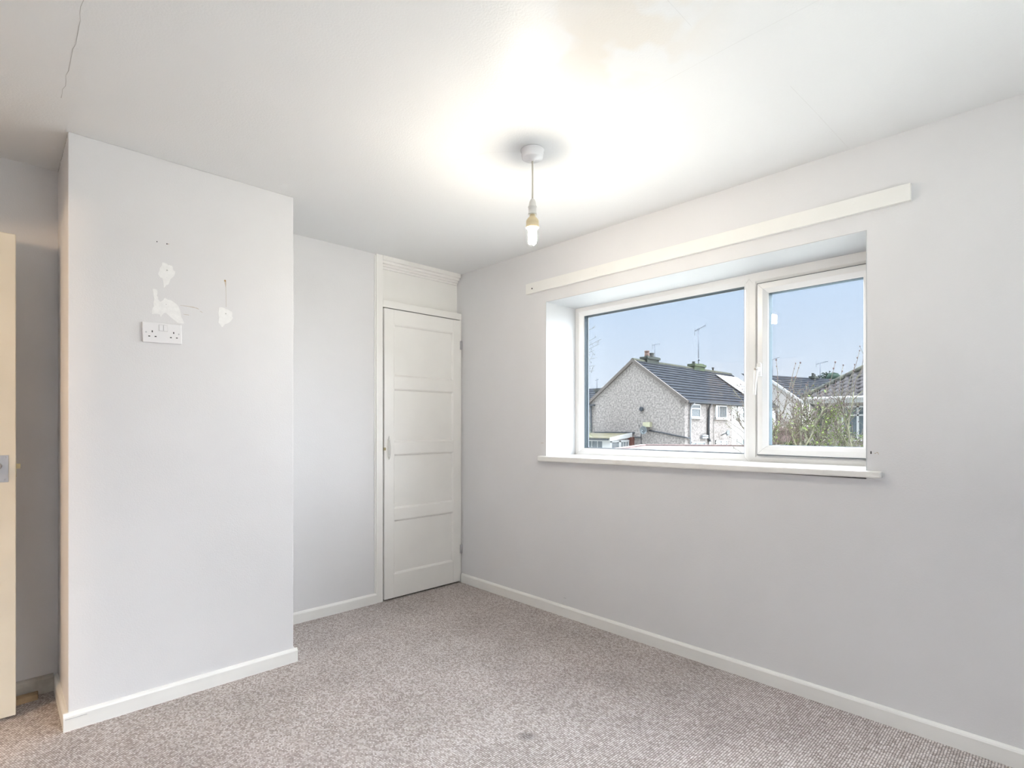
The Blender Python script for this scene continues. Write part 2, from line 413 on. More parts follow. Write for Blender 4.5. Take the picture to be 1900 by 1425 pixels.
# ------------------------------------------------------------------ window
win = sroot('window_1', (2.92, 1.47, 0.98))
FX = 2.875; FB = 2.945; FW0, FW1, FZ0, FZ1 = 0.578, 2.356, 0.990, 1.996
MU = 1.177
prof_f = [(0, FB), (0, FX), (0.52, FX), (0.60, FX + 0.004), (0.93, FX + 0.017), (1.0, FX + 0.021), (1.0, FB)]
frame_loft(MU, FW1, FZ0, FZ1, (0.034, 0.060, 0.052, 0.056), prof_f).build('fixed_light_frame', 'upvc', win, bevel=0.0012)
prof_r = [(0, FB), (0, FX), (0.75, FX), (1.0, FX + 0.008), (1.0, FB)]
frame_loft(FW0, MU, FZ0, FZ1, (0.026, 0.044, 0.052, 0.062), prof_r).build('opening_light_frame', 'upvc', win, bevel=0.0012)
# fixed double glazing
GY0, GY1, GZ0, GZ1 = MU + 0.034, FW1 - 0.060, FZ0 + 0.052, FZ1 - 0.056
def spacer(y0, y1, z0, z1, xa, xb, wdt, name, par, m='spacer'):
    return frame_loft(y0 - 0.004, y1 + 0.004, z0 - 0.004, z1 + 0.004, (wdt + 0.004,) * 4, [(0, xb), (0, xa), (1, xa), (1, xb)]).build(name, m, par)
spacer(GY0, GY1, GZ0, GZ1, 2.8975, 2.9015, 0.0025, 'gasket', win, 'gasket')
spacer(GY0, GY1, GZ0, GZ1, 2.9017, 2.9343, 0.0012, 'glazing_spacer', win)
for xg in (2.902, 2.930):
    MB().box(xg, xg + 0.004, GY0 - 0.003, GY1 + 0.003, GZ0 - 0.003, GZ1 + 0.003).build('glass_pane', 'glass', win)
# dark outer rebate seen past the glass
spacer(GY0, GY1, GZ0, GZ1, 2.9345, 2.9445, 0.004, 'outer_gasket', win, 'gasket')
# opening sash
SY0, SY1, SZ0, SZ1 = 0.607, 1.130, 1.045, 1.931
prof_s = [(0, 2.930), (0, 2.862), (0.04, 2.860), (0.55, 2.860), (0.62, 2.863), (0.95, 2.876), (1.0, 2.879), (1.0, 2.930)]
sash = frame_loft(SY0, SY1, SZ0, SZ1, (0.052, 0.050, 0.048, 0.052), prof_s).build('sash', 'upvc', win, bevel=0.0012)
spacer(SY0, SY1, SZ0, SZ1, 2.8685, 2.8745, -0.0005, 'sash_seal', win, 'gasket').scale = (1, 1, 1)
sy0, sy1, sz0, sz1 = SY0 + 0.052, SY1 - 0.050, SZ0 + 0.048, SZ1 - 0.052
spacer(sy0, sy1, sz0, sz1, 2.885, 2.888, 0.002, 'gasket', sash, 'gasket')
spacer(sy0, sy1, sz0, sz1, 2.8885, 2.9275, 0.0012, 'glazing_spacer', sash, 'spacer_pale')
for xg in (2.898, 2.918):
    e_ = -0.009 * (sy1 - sy0) / 2        # the unit sits a hair out of square in the sash
    a, c = sy0 - 0.003, sy1 + 0.003; d, g_ = sz0 - 0.003, sz1 + 0.003
    MB().hexa([(xg + e_, a, d), (xg + 0.004 + e_, a, d), (xg + 0.004 - e_, c, d), (xg - e_, c, d), (xg + e_, a, g_), (xg + 0.004 + e_, a, g_), (xg + 0.004 - e_, c, g_), (xg - e_, c, g_)]).build('glass_pane', 'glass', sash)
# welded mitre joints of the plastic frames
def joint(pts, par):
    MB().tube(pts, 0.0006, 4).build('mitre_joint', 'crack', par)
for zo, zi in ((SZ1, SZ1 - 0.052), (SZ0, SZ0 + 0.048)):
    zc = (zo * 0.42 + zi * 0.58)
    joint([(2.8600, SY1 - 0.002, zo + (zi - zo) * .04), (2.8600, SY1 - 0.028, zc), (2.8763, SY1 - 0.0475, zo + (zi - zo) * .95)], sash)
joint([(2.8750, MU, FZ1 - 0.028), (2.8750, MU - 0.020, FZ1 - 0.028 - 0.026)], win); joint([(2.8750, MU, FZ1 - 0.028), (2.8750, MU + 0.016, FZ1 - 0.028 - 0.020)], win)
joint([(2.8750, MU, FZ0 + 0.010), (2.8750, MU - 0.038, FZ0 + 0.046)], win); joint([(2.8750, MU, FZ0 + 0.010), (2.8750, MU + 0.018, FZ0 + 0.030)], win)
joint([(2.8750, FW1 - 0.004, FZ0 + 0.010), (2.8750, FW1 - 0.031, FZ0 + 0.027), (2.8915, FW1 - 0.056, FZ0 + 0.048)], win)
# handle on the sash
hb = MB(); hb.prism([(1.105, 1.450), (1.128, 1.450), (1.128, 1.512), (1.1235, 1.519), (1.1165, 1.522), (1.1095, 1.519), (1.105, 1.512)], 2.847, 2.861, 'yz')
hd = hb.build('handle', 'upvc', sash, bevel=0.002)
lv = MB(); lv.lathe([(0.011, 2.812), (0.0125, 2.818), (0.0125, 2.848)], (0, 1.117, 1.484), 'x', 16)
lv.tube([(2.822, 1.117, 1.490), (2.818, 1.1175, 1.470), (2.812, 1.1185, 1.440), (2.806, 1.1195, 1.405), (2.804, 1.1200, 1.372), (2.805, 1.1200, 1.352)], [0.0110, 0.0105, 0.0085, 0.0075, 0.0070, 0.0062], 10)
lv.build('lever', 'upvc', win)
MB().lathe([(0.0062, 2.804), (0.0062, 2.814)], (0, 1.117, 1.484), 'x', 14).build('lock_barrel', 'chrome', win)
MB().box(2.795, 2.806, 1.1155, 1.1185, 1.481, 1.487).build('lock_key', 'key', win)

# sill board, a touch out of level
sl = MB()
def sp_(x, y, up): return (x, y, (1.0105 - (y - 0.518) * 0.0069) if up else (0.9835 - (y - 0.518) * 0.011))
def silpoly(up): return [sp_(2.5445, 0.522, up), sp_(XW - 0.0005, 0.522, up), sp_(XW - 0.0005, OY0 + 0.004, up), sp_(2.879, OY0 + 0.004, up), sp_(2.879, OY1 - 0.004, up), sp_(XW - 0.0005, OY1 - 0.004, up), sp_(XW - 0.0005, 2.405, up), sp_(2.5445, 2.405, up)]
a_, b_ = silpoly(False), silpoly(True)
sl.add(a_ + b_, [tuple(range(8))[::-1], tuple(range(8, 16))] + [(i, (i + 1) % 8, (i + 1) % 8 + 8, i + 8) for i in range(8)])
struct(sl.build('window_sill', 'white', win, bevel=0.006))
MB().box(2.862, 2.8755, OY1 - 0.013, OY1 - 0.004, 0.9935, 0.9985).build('corner_gap', 'gap', win)

# window added behind the camera, out of view, to brighten the room evenly
w2 = sroot('added_window', (1.2, YS - 0.06, W2Z0))
b = MB(); t_ = 0.05
for (a, c, d, e_) in ((W2X0, W2X0 + t_, W2Z0, W2Z1), (W2X1 - t_, W2X1, W2Z0, W2Z1), (1.175, 1.225, W2Z0, W2Z1), (W2X0, W2X1, W2Z0, W2Z0 + t_), (W2X0, W2X1, W2Z1 - t_, W2Z1)): b.box(a, c, YS - 0.10, YS - 0.04, d, e_)
b.build('frame', 'upvc', w2)
for a, c in ((W2X0 + t_, 1.175), (1.225, W2X1 - t_)): MB().box(a, c, YS - 0.072, YS - 0.068, W2Z0 + t_, W2Z1 - t_).build('glass_pane', 'glass', w2)
MB().box(W2X0 - 0.05, W2X1 + 0.05, YS - 0.04, YS + 0.03, W2Z0 - 0.03, W2Z0).build('window_sill', 'white', w2)

# ------------------------------------------------------------------ curtain batten
bt = thing('curtain_batten', 'long white painted wooden batten fixed to the grey wall above the window', 'batten', (XW - 0.01, 1.47, 2.10))
MB().box(2.557, XW, 0.428, 2.520, 2.069, 2.136).build('board', 'white', bt, bevel=0.0015)
for y, z in ((2.462, 2.098), (2.20, 2.10), (1.94, 2.107), (1.42, 2.108), (0.62, 2.112)):
    MB().lathe([(0.005, 2.5555), (0.005, 2.5575)], (0, y, z), 'x', 10).build('screw', 'white' if y < 2.4 else 'dark', bt)

# ------------------------------------------------------------------ pendant lamp
LX, LY = 1.629, 1.566
pd = thing('pendant_lamp', 'bare lit energy saving bulb hanging on a short white cord from the ceiling', 'lamp', (LX, LY, H))
MB().lathe([(0.050, 2.3495), (0.050, 2.346), (0.0465, 2.344), (0.0455, 2.322), (0.044, 2.3165), (0.040, 2.314), (0.012, 2.311), (0.008, 2.304)], (LX, LY, 0), n=40).build('ceiling_rose', 'plastic', pd)
MB().tube([(LX, LY, 2.306), (LX + 0.0008, LY, 2.25), (LX + 0.001, LY, 2.20), (LX, LY, 2.142)], 0.0036, 8).build('cord', 'cord', pd)
hl = MB().lathe([(0.005, 2.146), (0.009, 2.142), (0.0140, 2.130), (0.0160, 2.115), (0.0195, 2.1125), (0.0195, 2.1095), (0.0175, 2.108), (0.0175, 2.084), (0.0190, 2.083), (0.0190, 2.0795)], (LX, LY, 0), n=32).build('lamp_holder', 'plastic_grey', pd)
bu = MB().lathe([(0.0110, 2.082), (0.0115, 2.074), (0.0130, 2.071), (0.0215, 2.062), (0.0265, 2.053), (0.0270, 2.044), (0.0262, 2.043), (0.0268, 2.036), (0.0275, 2.033), (0.0275, 2.025), (0.023, 2.022)], (LX, LY, 0), n=32).build('bulb', 'cfl_base', pd)
tb = MB()
for k in range(3):                      # three U-shaped tubes of the lit part
    a = 2 * PI * k / 3 + 0.35; r = 0.0125
    c0 = Vector((LX + r * math.cos(a - 0.5), LY + r * math.sin(a - 0.5), 0)); c1 = Vector((LX + r * math.cos(a + 0.5), LY + r * math.sin(a + 0.5), 0))
    mid = (c0 + c1) / 2; pts = []
    for z in (2.024, 2.0, 1.975): pts.append((c0.x, c0.y, z))
    pts += [(c0.x * .8 + mid.x * .2, c0.y * .8 + mid.y * .2, 1.965), (mid.x, mid.y, 1.9605), (c1.x * .8 + mid.x * .2, c1.y * .8 + mid.y * .2, 1.965)]
    for z in (1.975, 2.0, 2.024): pts.append((c1.x, c1.y, z))
    tb.tube(pts, 0.0062, 8)
tb.build('lit_tube', 'tube', bu)

# ------------------------------------------------------------------ double socket (turned a degree or so, as screwed on)
so = thing('double_socket', 'white double switched wall socket on the chimney breast below the filler patches', 'socket', (0.5255, YB, 1.594))
RT = math.radians(1.6)
def sk(u, v): # mm from plate's top left -> x, z
    x = (u - 73) / 1000; z = (43 - v) / 1000
    return 0.5255 + x * math.cos(RT) - z * math.sin(RT), 1.594 + z * math.cos(RT) + x * math.sin(RT)
def skp(poly, y0, y1): return MB().prism([sk(*p) for p in poly], y0, y1, 'xz')
def rect(u0, u1, v0, v1): return [(u0, v0), (u1, v0), (u1, v1), (u0, v1)]
skp(rect(0, 146, 0, 86), YB - 0.0115, YB).build('faceplate', 'plastic', so, bevel=0.003)
for u in (60, 77):
    skp(rect(u, u + 15.5, 8, 35), YB - 0.0120, YB - 0.0105).build('switch_surround', 'crack', so)
    skp(rect(u + 0.7, u + 14.8, 8.8, 34.2), YB - 0.0140, YB - 0.0105).build('rocker_switch', 'plastic', so, bevel=0.001)
for (u, v, du, dv) in ((35.5, 39, 4, 8), (24, 60, 7, 4), (47, 60, 7, 4), (114.5, 39, 4, 8), (103.5, 60, 7, 4), (126, 60, 7, 4)):
    skp(rect(u - du / 2, u + du / 2, v - dv / 2, v + dv / 2), YB - 0.0118, YB - 0.0100).build('pin_slot', 'dark', so)
for u in (13.5, 134.5):
    x, z = sk(u, 43)
    MB().lathe([(0.0028, YB - 0.0128), (0.0033, YB - 0.0118), (0.0033, YB - 0.0105)], (x, 0, z), 'y', 12).build('screw', 'steel', so)

# ------------------------------------------------------------------ marks on the chimney breast
def irregular(poly, y0=YB - 0.0008, y1=YB - 0.0001, sub=3, jit=0.003):
    rnd = random.Random(5); out = []
    for i, p in enumerate(poly):
        q = poly[(i + 1) % len(poly)]
        for k in range(sub):
            t = k / sub; j = 0 if k == 0 else jit
            out.append((p[0] * (1 - t) + q[0] * t + rnd.uniform(-j, j), p[1] * (1 - t) + q[1] * t + rnd.uniform(-j, j)))
    return MB().prism(out, y0, y1, 'xz')
P1 = [(0.526, 1.902), (0.549, 1.894), (0.561, 1.896), (0.575, 1.871), (0.566, 1.845), (0.549, 1.81), (0.532, 1.792), (0.526, 1.834), (0.511, 1.846), (0.517, 1.875)]
P2 = [(0.491, 1.78), (0.507, 1.779), (0.506, 1.756), (0.519, 1.73), (0.534, 1.748), (0.556, 1.744), (0.584, 1.725), (0.596, 1.694), (0.61, 1.648), (0.587, 1.647), (0.566, 1.662), (0.539, 1.686), (0.521, 1.664), (0.516, 1.675), (0.489, 1.671), (0.488, 1.69), (0.496, 1.707), (0.494, 1.754)]
P3 = [(0.751, 1.742), (0.778, 1.738), (0.806, 1.729), (0.81, 1.7), (0.786, 1.671), (0.763, 1.651), (0.748, 1.67), (0.749, 1.704)]
irregular(P1).build('filler_patch', 'filler', cb); irregular(P2).build('filler_patch', 'filler', cb); irregular(P3).build('filler_patch', 'filler', cb)
def disc(x, z, r, m, name='drill_hole'):
    MB().lathe([(r, YB - 0.0012), (r, YB - 0.0002)], (x, 0, z), 'y', 10).build(name, m, cb)
disc(0.507, 1.987, 0.0022, 'dark'); disc(0.544, 1.986, 0.0025, 'dark'); disc(0.550, 1.987, 0.0015, 'rust'); disc(0.776, 1.869, 0.0042, 'rust')
disc(0.779, 1.716, 0.0030, 'crack'); disc(0.779, 1.716, 0.0018, 'filler'); disc(0.544, 1.871, 0.0028, 'crack'); disc(0.541, 1.722, 0.0015, 'crack')
irregular([(0.7735, 1.866), (0.7805, 1.866), (0.7800, 1.845), (0.7785, 1.838)], jit=0.0005).build('rust_stain', 'pale_rust', cb)
irregular([(0.7785, 1.842), (0.7805, 1.842), (0.7815, 1.747), (0.7800, 1.747)], jit=0.0002).build('rust_stain', 'streak', cb)
for x, z, x1, z1 in ((0.594, 1.727, 0.650, 1.7265), (0.626, 1.7265, 0.662, 1.724), (0.655, 1.724, 0.668, 1.721), (0.672, 1.713, 0.682, 1.708), (0.607, 1.689, 0.628, 1.689)):
    irregular([(x, z), (x1, z1), (x1, z1 - 0.0016), (x, z - 0.0008)], jit=0.0004).build('scratch', 'pale_rust', cb)
# jagged paint line where the breast meets the alcove ceiling
zz = MB(); rnd = random.Random(3); y = YB + 0.03
while y < YA - 0.03:
    L_ = rnd.uniform(0.010, 0.026); zz.box(XB0 - 0.0008, XB0, y, y + L_, H - rnd.uniform(0.006, 0.014), H); y += L_ + rnd.uniform(0.008, 0.03)
zz.build('ragged_paint_edge', 'crack', cb)
# marks beside the window and on the back wall
MB().box(XW - 0.0012, XW, 0.5615, 0.5655, 1.079, 1.090).build('screw_hole', 'dark', wall_r)
for (y, z, a) in ((0.542, 1.085, 0.006), (0.549, 1.082, 0.005), (0.538, 1.080, 0.003)):
    MB().box(XW - 0.0011, XW, y - a / 2, y + a / 2, z - 0.0016, z + 0.0016).build('rust_stain', 'pale_rust', wall_r)
MB().box(XW - 0.0011, XW, 2.380, 2.402, 1.0795, 1.0820).build('scratch', 'pale_rust', wall_r)
MB().box(XW - 0.0010, XW, 2.188, 2.206, 0.112, 0.1145).build('scratch', 'crack', wall_r)

# ceiling cracks and board joints
def strip(pts, wdt, m, name, jit=0.0):
    rnd = random.Random(9); q = []
    for i in range(len(pts) - 1):
        a = Vector(pts[i]); b = Vector(pts[i + 1]); n = max(2, int((b - a).length / 0.03))
        for k in range(n): q.append(a.lerp(b, k / n))
    q.append(Vector(pts[-1])); L_, R_ = [], []
    for i, p in enumerate(q):
        d = (q[min(i + 1, len(q) - 1)] - q[max(i - 1, 0)]).normalized(); nn = Vector((-d.y, d.x)); o = nn * rnd.uniform(-jit, jit)
        ww = wdt * rnd.uniform(0.6, 1.2)
        L_.append(p + o + nn * ww / 2); R_.append(p + o - nn * ww / 2)
    n = len(q); b = MB()
    vs = [(p.x, p.y, H - 0.0006) for p in L_] + [(p.x, p.y, H - 0.0006) for p in R_]
    b.add(vs, [(i, i + 1, i + 1 + n, i + n) for i in range(n - 1)])
    o = b.build(name, m, ceil); return o
strip([(0.175, 1.70), (0.173, 1.861), (0.179, 2.022), (0.174, 2.189), (0.174, 2.336), (0.172, 2.468)], 0.0016, 'crack', 'crack', 0.003)
strip([(1.613, 0.40), (1.613, 0.676), (1.624, 1.016), (1.60, 1.352)], 0.0016, 'joint', 'board_joint')
strip([(1.58, 1.62), (1.50, 1.72), (1.45, 1.85)], 0.0016, 'joint', 'board_joint')
strip([(1.95, 0.66), (2.2, 0.65), (2.558, 0.640)], 0.0014, 'joint', 'board_joint')
strip([(1.25, 0.757), (1.451, 0.760)], 0.0014, 'joint', 'board_joint')

# ------------------------------------------------------------------ built-in cupboard in the corner
cu = thing('built_in_cupboard', 'tall cream painted corner cupboard with a four panelled door beside the window wall', 'cupboard', (2.21, YN, 0))
YF = 3.236          # face of the frame
MB().box(1.851, 1.901, YF - 0.004, 3.30, 0, H).build('left_stile', 'cream', cu, bevel=0.002)
MB().box(1.842, 1.852, YF + 0.004, 3.26, 0.07, H - 0.01).build('edge_bead', 'skirt', cu)
MB().box(2.563, XW, YF - 0.002, 3.30, 0, 2.05).build('right_stile', 'cream', cu, bevel=0.0015)
MB().box(1.901, XW, YF - 0.004, 3.30, 2.000, 2.050).build('top_rail', 'cream', cu, bevel=0.002)
MB().box(1.901, XW, 3.288, 3.30, 2.05, H).build('upper_panel', 'cream', cu)
cn = MB().prism([(3.288, 2.272), (3.276, 2.272), (3.274, 2.284), (3.262, 2.288), (3.262, 2.300), (3.246, 2.304), (3.244, 2.318), (3.228, 2.322), (3.228, H), (3.288, H)], 1.901, 2.570, 'yz')
cn.build('cornice', 'cream', cu, bevel=0.001)
inner = MB()
inner.box(1.872, 1.880, 3.30, 3.80, 0, H); inner.build('side_board', 'cream', cu)
# door leaf: stiles and rails with recessed panels
DX0, DX1, DB, DT = 1.9070, 2.5605, 0.012, 1.992
DF, DK = 3.222, 3.252
dr = MB()
PX0, PX1 = 1.980, 2.492
zs = [(0.173, 0.545), (0.622, 0.998), (1.079, 1.448), (1.532, 1.892)]
dr.box(DX0, PX0, DF, DK, DB, DT); dr.box(PX1, DX1, DF, DK, DB, DT)
prev = DB
for z0, z1 in zs: dr.box(PX0, PX1, DF, DK, prev, z0); prev = z1
dr.box(PX0, PX1, DF, DK, prev, DT)
door = dr.build('door', 'cream', cu, bevel=0.0015)
for z0, z1 in zs:
    # recessed panel with a sloping bead round it
    b = MB(); d = 0.012
    q = [(PX0, DF + 0.001, z0), (PX1, DF + 0.001, z0), (PX1, DF + 0.001, z1), (PX0, DF + 0.001, z1),
         (PX0 + d * .5, DF + 0.004, z0 + d * .5), (PX1 - d * .5, DF + 0.004, z0 + d * .5), (PX1 - d * .5, DF + 0.004, z1 - d * .5), (PX0 + d * .5, DF + 0.004, z1 - d * .5),
         (PX0 + d, DF + 0.0115, z0 + d), (PX1 - d, DF + 0.0115, z0 + d), (PX1 - d, DF + 0.0115, z1 - d), (PX0 + d, DF + 0.0115, z1 - d)]
    f = [(8, 9, 10, 11)]
    for k in (0, 4):
        for i in range(4): f.append((k + i, k + (i + 1) % 4, k + 4 + (i + 1) % 4, k + 4 + i))
    b.add(q, f); b.box(PX0 + 0.001, PX1 - 0.001, DF + 0.014, DF + 0.020, z0 + 0.001, z1 - 0.001)
    b.build('panel', 'cream', door)
hp = MB()
pts = []
for k in range(13):
    t = k / 12; z = 0.970 + 0.145 * t; pts.append((1.941, DF - 0.004 - 0.020 * math.sin(PI * t) ** 0.6, z))
hp.tube(pts, [0.0025 + 0.0035 * math.sin(PI * k / 12) for k in range(13)], 8)
hp.lathe([(0.007, DF - 0.006), (0.009, DF - 0.0005)], (1.941, 0, 1.100), 'y', 12); hp.lathe([(0.007, DF - 0.006), (0.009, DF - 0.0005)], (1.941, 0, 0.985), 'y', 12)
hp.build('handle', 'white', door)
bp = MB(); n = 20
bp.prism([(1.941 + 0.010 * math.sin(2 * PI * k / n), 1.0425 + 0.082 * math.cos(2 * PI * k / n)) for k in range(n)], DF - 0.0025, DF, 'xz'); bp.build('handle_plate', 'plastic_grey', door)
ct = MB(); ct.box(1.902, 1.914, 3.218, 3.226, 1.026, 1.046); ct.lathe([(0.004, 3.212), (0.005, 3.218)], (1.909, 0, 1.036), 'y', 10); ct.build('latch', 'brass', cu)
for z in (0.255, 1.805):
    b = MB(); b.box(2.555, 2.574, DF - 0.004, DF, z - 0.032, z + 0.032); b.tube([(2.565, DF - 0.005, z - 0.034), (2.565, DF - 0.005, z + 0.034)], 0.0045, 8)
    b.build('hinge', 'steel', cu)

# ------------------------------------------------------------------ the open room door at the left edge
d1 = sroot('door_1', (-0.33, 2.99, 0))
leaf = MB().box(-0.695, 0.066, 2.985, 3.022, 0.014, 1.975).build('leaf', 'old_door', d1, bevel=0.003)
MB().box(-0.09, 0.044, 2.982, 2.9855, 0.966, 1.075).build('handle_plate', 'steel', leaf, bevel=0.0008, label='square edged satin metal handle plate')
for x, z in ((0.034, 1.065), (0.034, 0.976), (-0.08, 1.065), (-0.08, 0.976)):
    MB().lathe([(0.0035, 2.9805), (0.004, 2.9825)], (x, 0, z), 'y', 10).build('screw', 'steel', leaf)
h2 = MB(); h2.lathe([(0.008, 2.940), (0.008, 2.972), (0.013, 2.974), (0.013, 2.983)], (0.012, 0, 1.032), 'y', 16)
h2.tube([(0.012, 2.944, 1.032), (-0.02, 2.938, 1.034), (-0.06, 2.938, 1.032), (-0.095, 2.942, 1.026)], [0.008, 0.0085, 0.008, 0.006], 10)
h2.build('lever_handle', 'steel', leaf)
lt = MB(); lt.box(0.0655, 0.0675, 2.990, 3.014, 0.985, 1.060); lt.build('latch_plate', 'brass', leaf)
MB().hexa([(0.067, 2.996, 1.018), (0.080, 2.999, 1.018), (0.080, 3.008, 1.018), (0.067, 3.008, 1.018), (0.067, 2.996, 1.038), (0.080, 2.999, 1.038), (0.080, 3.008, 1.038), (0.067, 3.008, 1.038)]).build('latch_bolt', 'brass', leaf)
for z in (0.22, 1.75):
    MB().tube([(-0.700, 2.985, z - 0.04), (-0.700, 2.985, z + 0.04)], 0.006, 8).build('hinge', 'steel', leaf)

# offcut of timber lying by the alcove skirting
wb = MB().hexa([(-0.10, 3.100, 0.001), (0.140, 3.118, 0.001), (0.143, 3.160, 0.001), (-0.10, 3.150, 0.001), (-0.10, 3.100, 0.026), (0.138, 3.118, 0.026), (0.141, 3.160, 0.026), (-0.10, 3.150, 0.026)]).build('timber_offcut', 'wood', bevel=0.001)
wb['label'] = 'short brown timber offcut lying on the carpet behind the open door'; wb['category'] = 'wood'

# hallway pendant (out of sight through the doorway)
HX, HY = -2.15, 1.62
hp_ = thing('hallway_pendant', 'warm hallway bulb hanging outside the doorway', 'lamp', (HX, HY, H))
MB().lathe([(0.04, 2.349), (0.04, 2.33), (0.01, 2.325)], (HX, HY, 0), n=20).build('ceiling_rose', 'plastic', hp_)
MB().tube([(HX, HY, 2.33), (HX, HY, 1.90)], 0.0035, 6).build('cord', 'cord', hp_)
MB().lathe([(0.012, 1.91), (0.018, 1.87), (0.03, 1.83), (0.032, 1.80), (0.02, 1.775), (0.004, 1.768)], (HX, HY, 0), n=20).build('bulb', 'hall_bulb', hp_)

# ================================================================== outside
GZ = -2.1
struct(MB().box(-60, 140, -70, 110, GZ - 0.3, GZ).build('ground', 'ground'))

def slab_on(p0, p1, p2, p3, up, t):      # quad slab of thickness t, lifted by up along its normal
    a, b, c, d = (Vector(p) for p in (p0, p1, p2, p3)); n = (b - a).cross(d - a).normalized()
    if n.z < 0: n = -n
    return [tuple(q + n * up) for q in (a, b, c, d)] + [tuple(q + n * (up + t)) for q in (a, b, c, d)]

def gable_house(root, xg, x1, y0, y1, ze, za, wall_m, roof_m, courses, oh=0.12, verge_m='verge', course_parts=True):
    ym = (y0 + y1) / 2; sl = (za - ze) / (ym - y0)
    b = MB().prism([(y0, GZ), (y1, GZ), (y1, ze), (ym, za), (y0, ze)], xg, x1, 'yz'); b.build('wall', wall_m, root)
    o = 0.22; L0 = (ym - y0) + o
    def pt(s, x, side):     # s: 0 at eave, 1 at ridge
        y = (y0 - o) + L0 * s if side == 0 else (y1 + o) - L0 * s
        return Vector((x, y, ze - o * sl + L0 * s * sl))
    for side in (0, 1):
        n = courses if side == 0 else 3
        for k in range(n):
            a, c = k / n, (k + 1) / n
            p, q, r, s_ = pt(a, xg - oh, side), pt(a, x1 + oh, side), pt(c, x1 + oh, side), pt(c, xg - oh, side)
            nn = (q - p).cross(s_ - p).normalized(); nn = nn if nn.z > 0 else -nn
            low, high = 0.085, 0.03
            v = [tuple(t_) for t_ in (p, q, r, s_)] + [tuple(p + nn * low), tuple(q + nn * low), tuple(r + nn * high), tuple(s_ + nn * high)]
            MB().hexa(v).build('tile_course', roof_m, root)
    for side in (0, 1):   # verge strips along the front gable
        p, q = pt(0, xg - oh - 0.03, side), pt(1, xg - oh - 0.03, side)
        v = [tuple(p), (p.x + 0.16, p.y, p.z), (q.x + 0.16, q.y, q.z), tuple(q)]
        MB().hexa([(a, b_, c - 0.14) for a, b_, c in v] + [(a, b_, c + 0.10) for a, b_, c in v]).build('verge', verge_m, root)
    rd = MB(); n = int((x1 - xg) / 0.45)
    for k in range(n):
        xa = xg - oh + (x1 - xg + 2 * oh) * k / n; xb = xg - oh + (x1 - xg + 2 * oh) * (k + 1) / n - 0.02
        z = za + 0.04
        rd.prism([(ym - 0.17, z - 0.07), (ym - 0.10, z + 0.05), (ym, z + 0.10), (ym + 0.10, z + 0.05), (ym + 0.17, z - 0.07)], xa, xb, 'yz')
    rd.build('ridge_tiles', 'moss' if verge_m == 'verge' else roof_m, root)

def chimney(x, y, z0, w_, h, m, pots, name='chimney_stack', root=None):
    s = MB(); s.box(x - w_ / 2, x + w_ / 2, y - 0.25, y + 0.25, z0, z0 + h * 0.7)
    s.box(x - w_ / 2 - 0.08, x + w_ / 2 + 0.08, y - 0.33, y + 0.33, z0 + h * 0.7, z0 + h)
    for k in range(7): s.blob((x + random.uniform(-w_ / 2, w_ / 2), y - 0.2, z0 + h), random.uniform(0.08, 0.15), 6, (1.3, 1, 0.5), 0.3)
    o = s.build(name, m, root)
    for dx, r, hh, pm in pots:
        MB().lathe([(r * 1.1, z0 + h - 0.02), (r, z0 + h + hh * 0.5), (r * 0.95, z0 + h + hh * 0.85), (r * 1.15, z0 + h + hh * 0.88), (r * 1.1, z0 + h + hh)], (x + dx, y, 0), n=12).build('chimney_pot', pm, o)
    return o
def aerial(root, x, y, z0, z1, boom, tilt=0.18, vert=True, nel=7, yaw=0.0, r=0.022, hel=0.30):
    b = MB(); b.tube([(x, y, z0), (x, y, z1)], r, 6)
    b.build('aerial_mast', 'aerial', root)
    b = MB(); dx, dy = math.sin(yaw), -math.cos(yaw)
    p0 = Vector((x - dx * boom * 0.35, y - dy * boom * 0.35, z1 - boom * 0.35 * tilt)); p1 = Vector((x + dx * boom * 0.65, y + dy * boom * 0.65, z1 + boom * 0.65 * tilt))
    b.tube([p0, p1], r * 0.8, 5)
    for k in range(nel):
        c = p0.lerp(p1, k / (nel - 1)); h = hel * (1 if k == 0 else 0.35)
        a = Vector((0, 0, h)) if vert else Vector((dy, -dx, 0)) * h
        b.tube([c - a, c + a], r * 0.45, 4)
    b.build('aerial_head', 'aerial', root)

# ---- main neighbour: pebble-dashed house with a gable towards us
HA = thing('pebble_dash_house', 'grey pebble dashed semi detached house with dark tiled gable roof seen through the large pane', 'house', (31.7, 20.9, GZ))
gable_house(HA, 31.71, 46.9, 17.04, 24.68, 2.87, 5.70, 'dash', 'tile', 14)
# eaves box, gutter, returns
MB().box(31.55, 32.0, 16.78, 17.30, 2.66, 2.80).build('eave_return', 'verge', HA)
MB().box(31.75, 46.9, 16.74, 16.88, 2.66, 2.76).build('gutter', 'fascia_dark', HA)
MB().box(31.75, 46.9, 16.84, 17.04, 2.62, 2.74).build('fascia', 'fascia_dark', HA)
MB().box(31.50, 31.72, 24.1, 25.4, 2.62, 2.74).build('gutter', 'fascia_dark', HA)
MB().tube([(31.62, 24.45, 2.65), (31.62, 24.42, GZ)], 0.07, 8).build('downpipe', 'fascia_dark', HA)
MB().tube([(32.55, 16.80, 2.66), (32.35, 16.94, 2.40), (32.28, 16.95, 2.2), (32.28, 16.95, 0.3), (32.28, 16.95, GZ)], 0.055, 8).build('downpipe', 'pipe_grey', HA)
MB().tube([(34.9, 16.80, 2.66), (34.8, 16.93, 2.3), (34.78, 16.95, 1.2), (34.78, 16.95, 0.35), (35.0, 16.95, 0.1)], 0.085, 8).build('downpipe', 'fascia_dark', HA)
MB().tube([(34.95, 16.95, 0.15), (34.95, 16.95, GZ)], 0.07, 8).build('downpipe', 'fascia_white', HA)
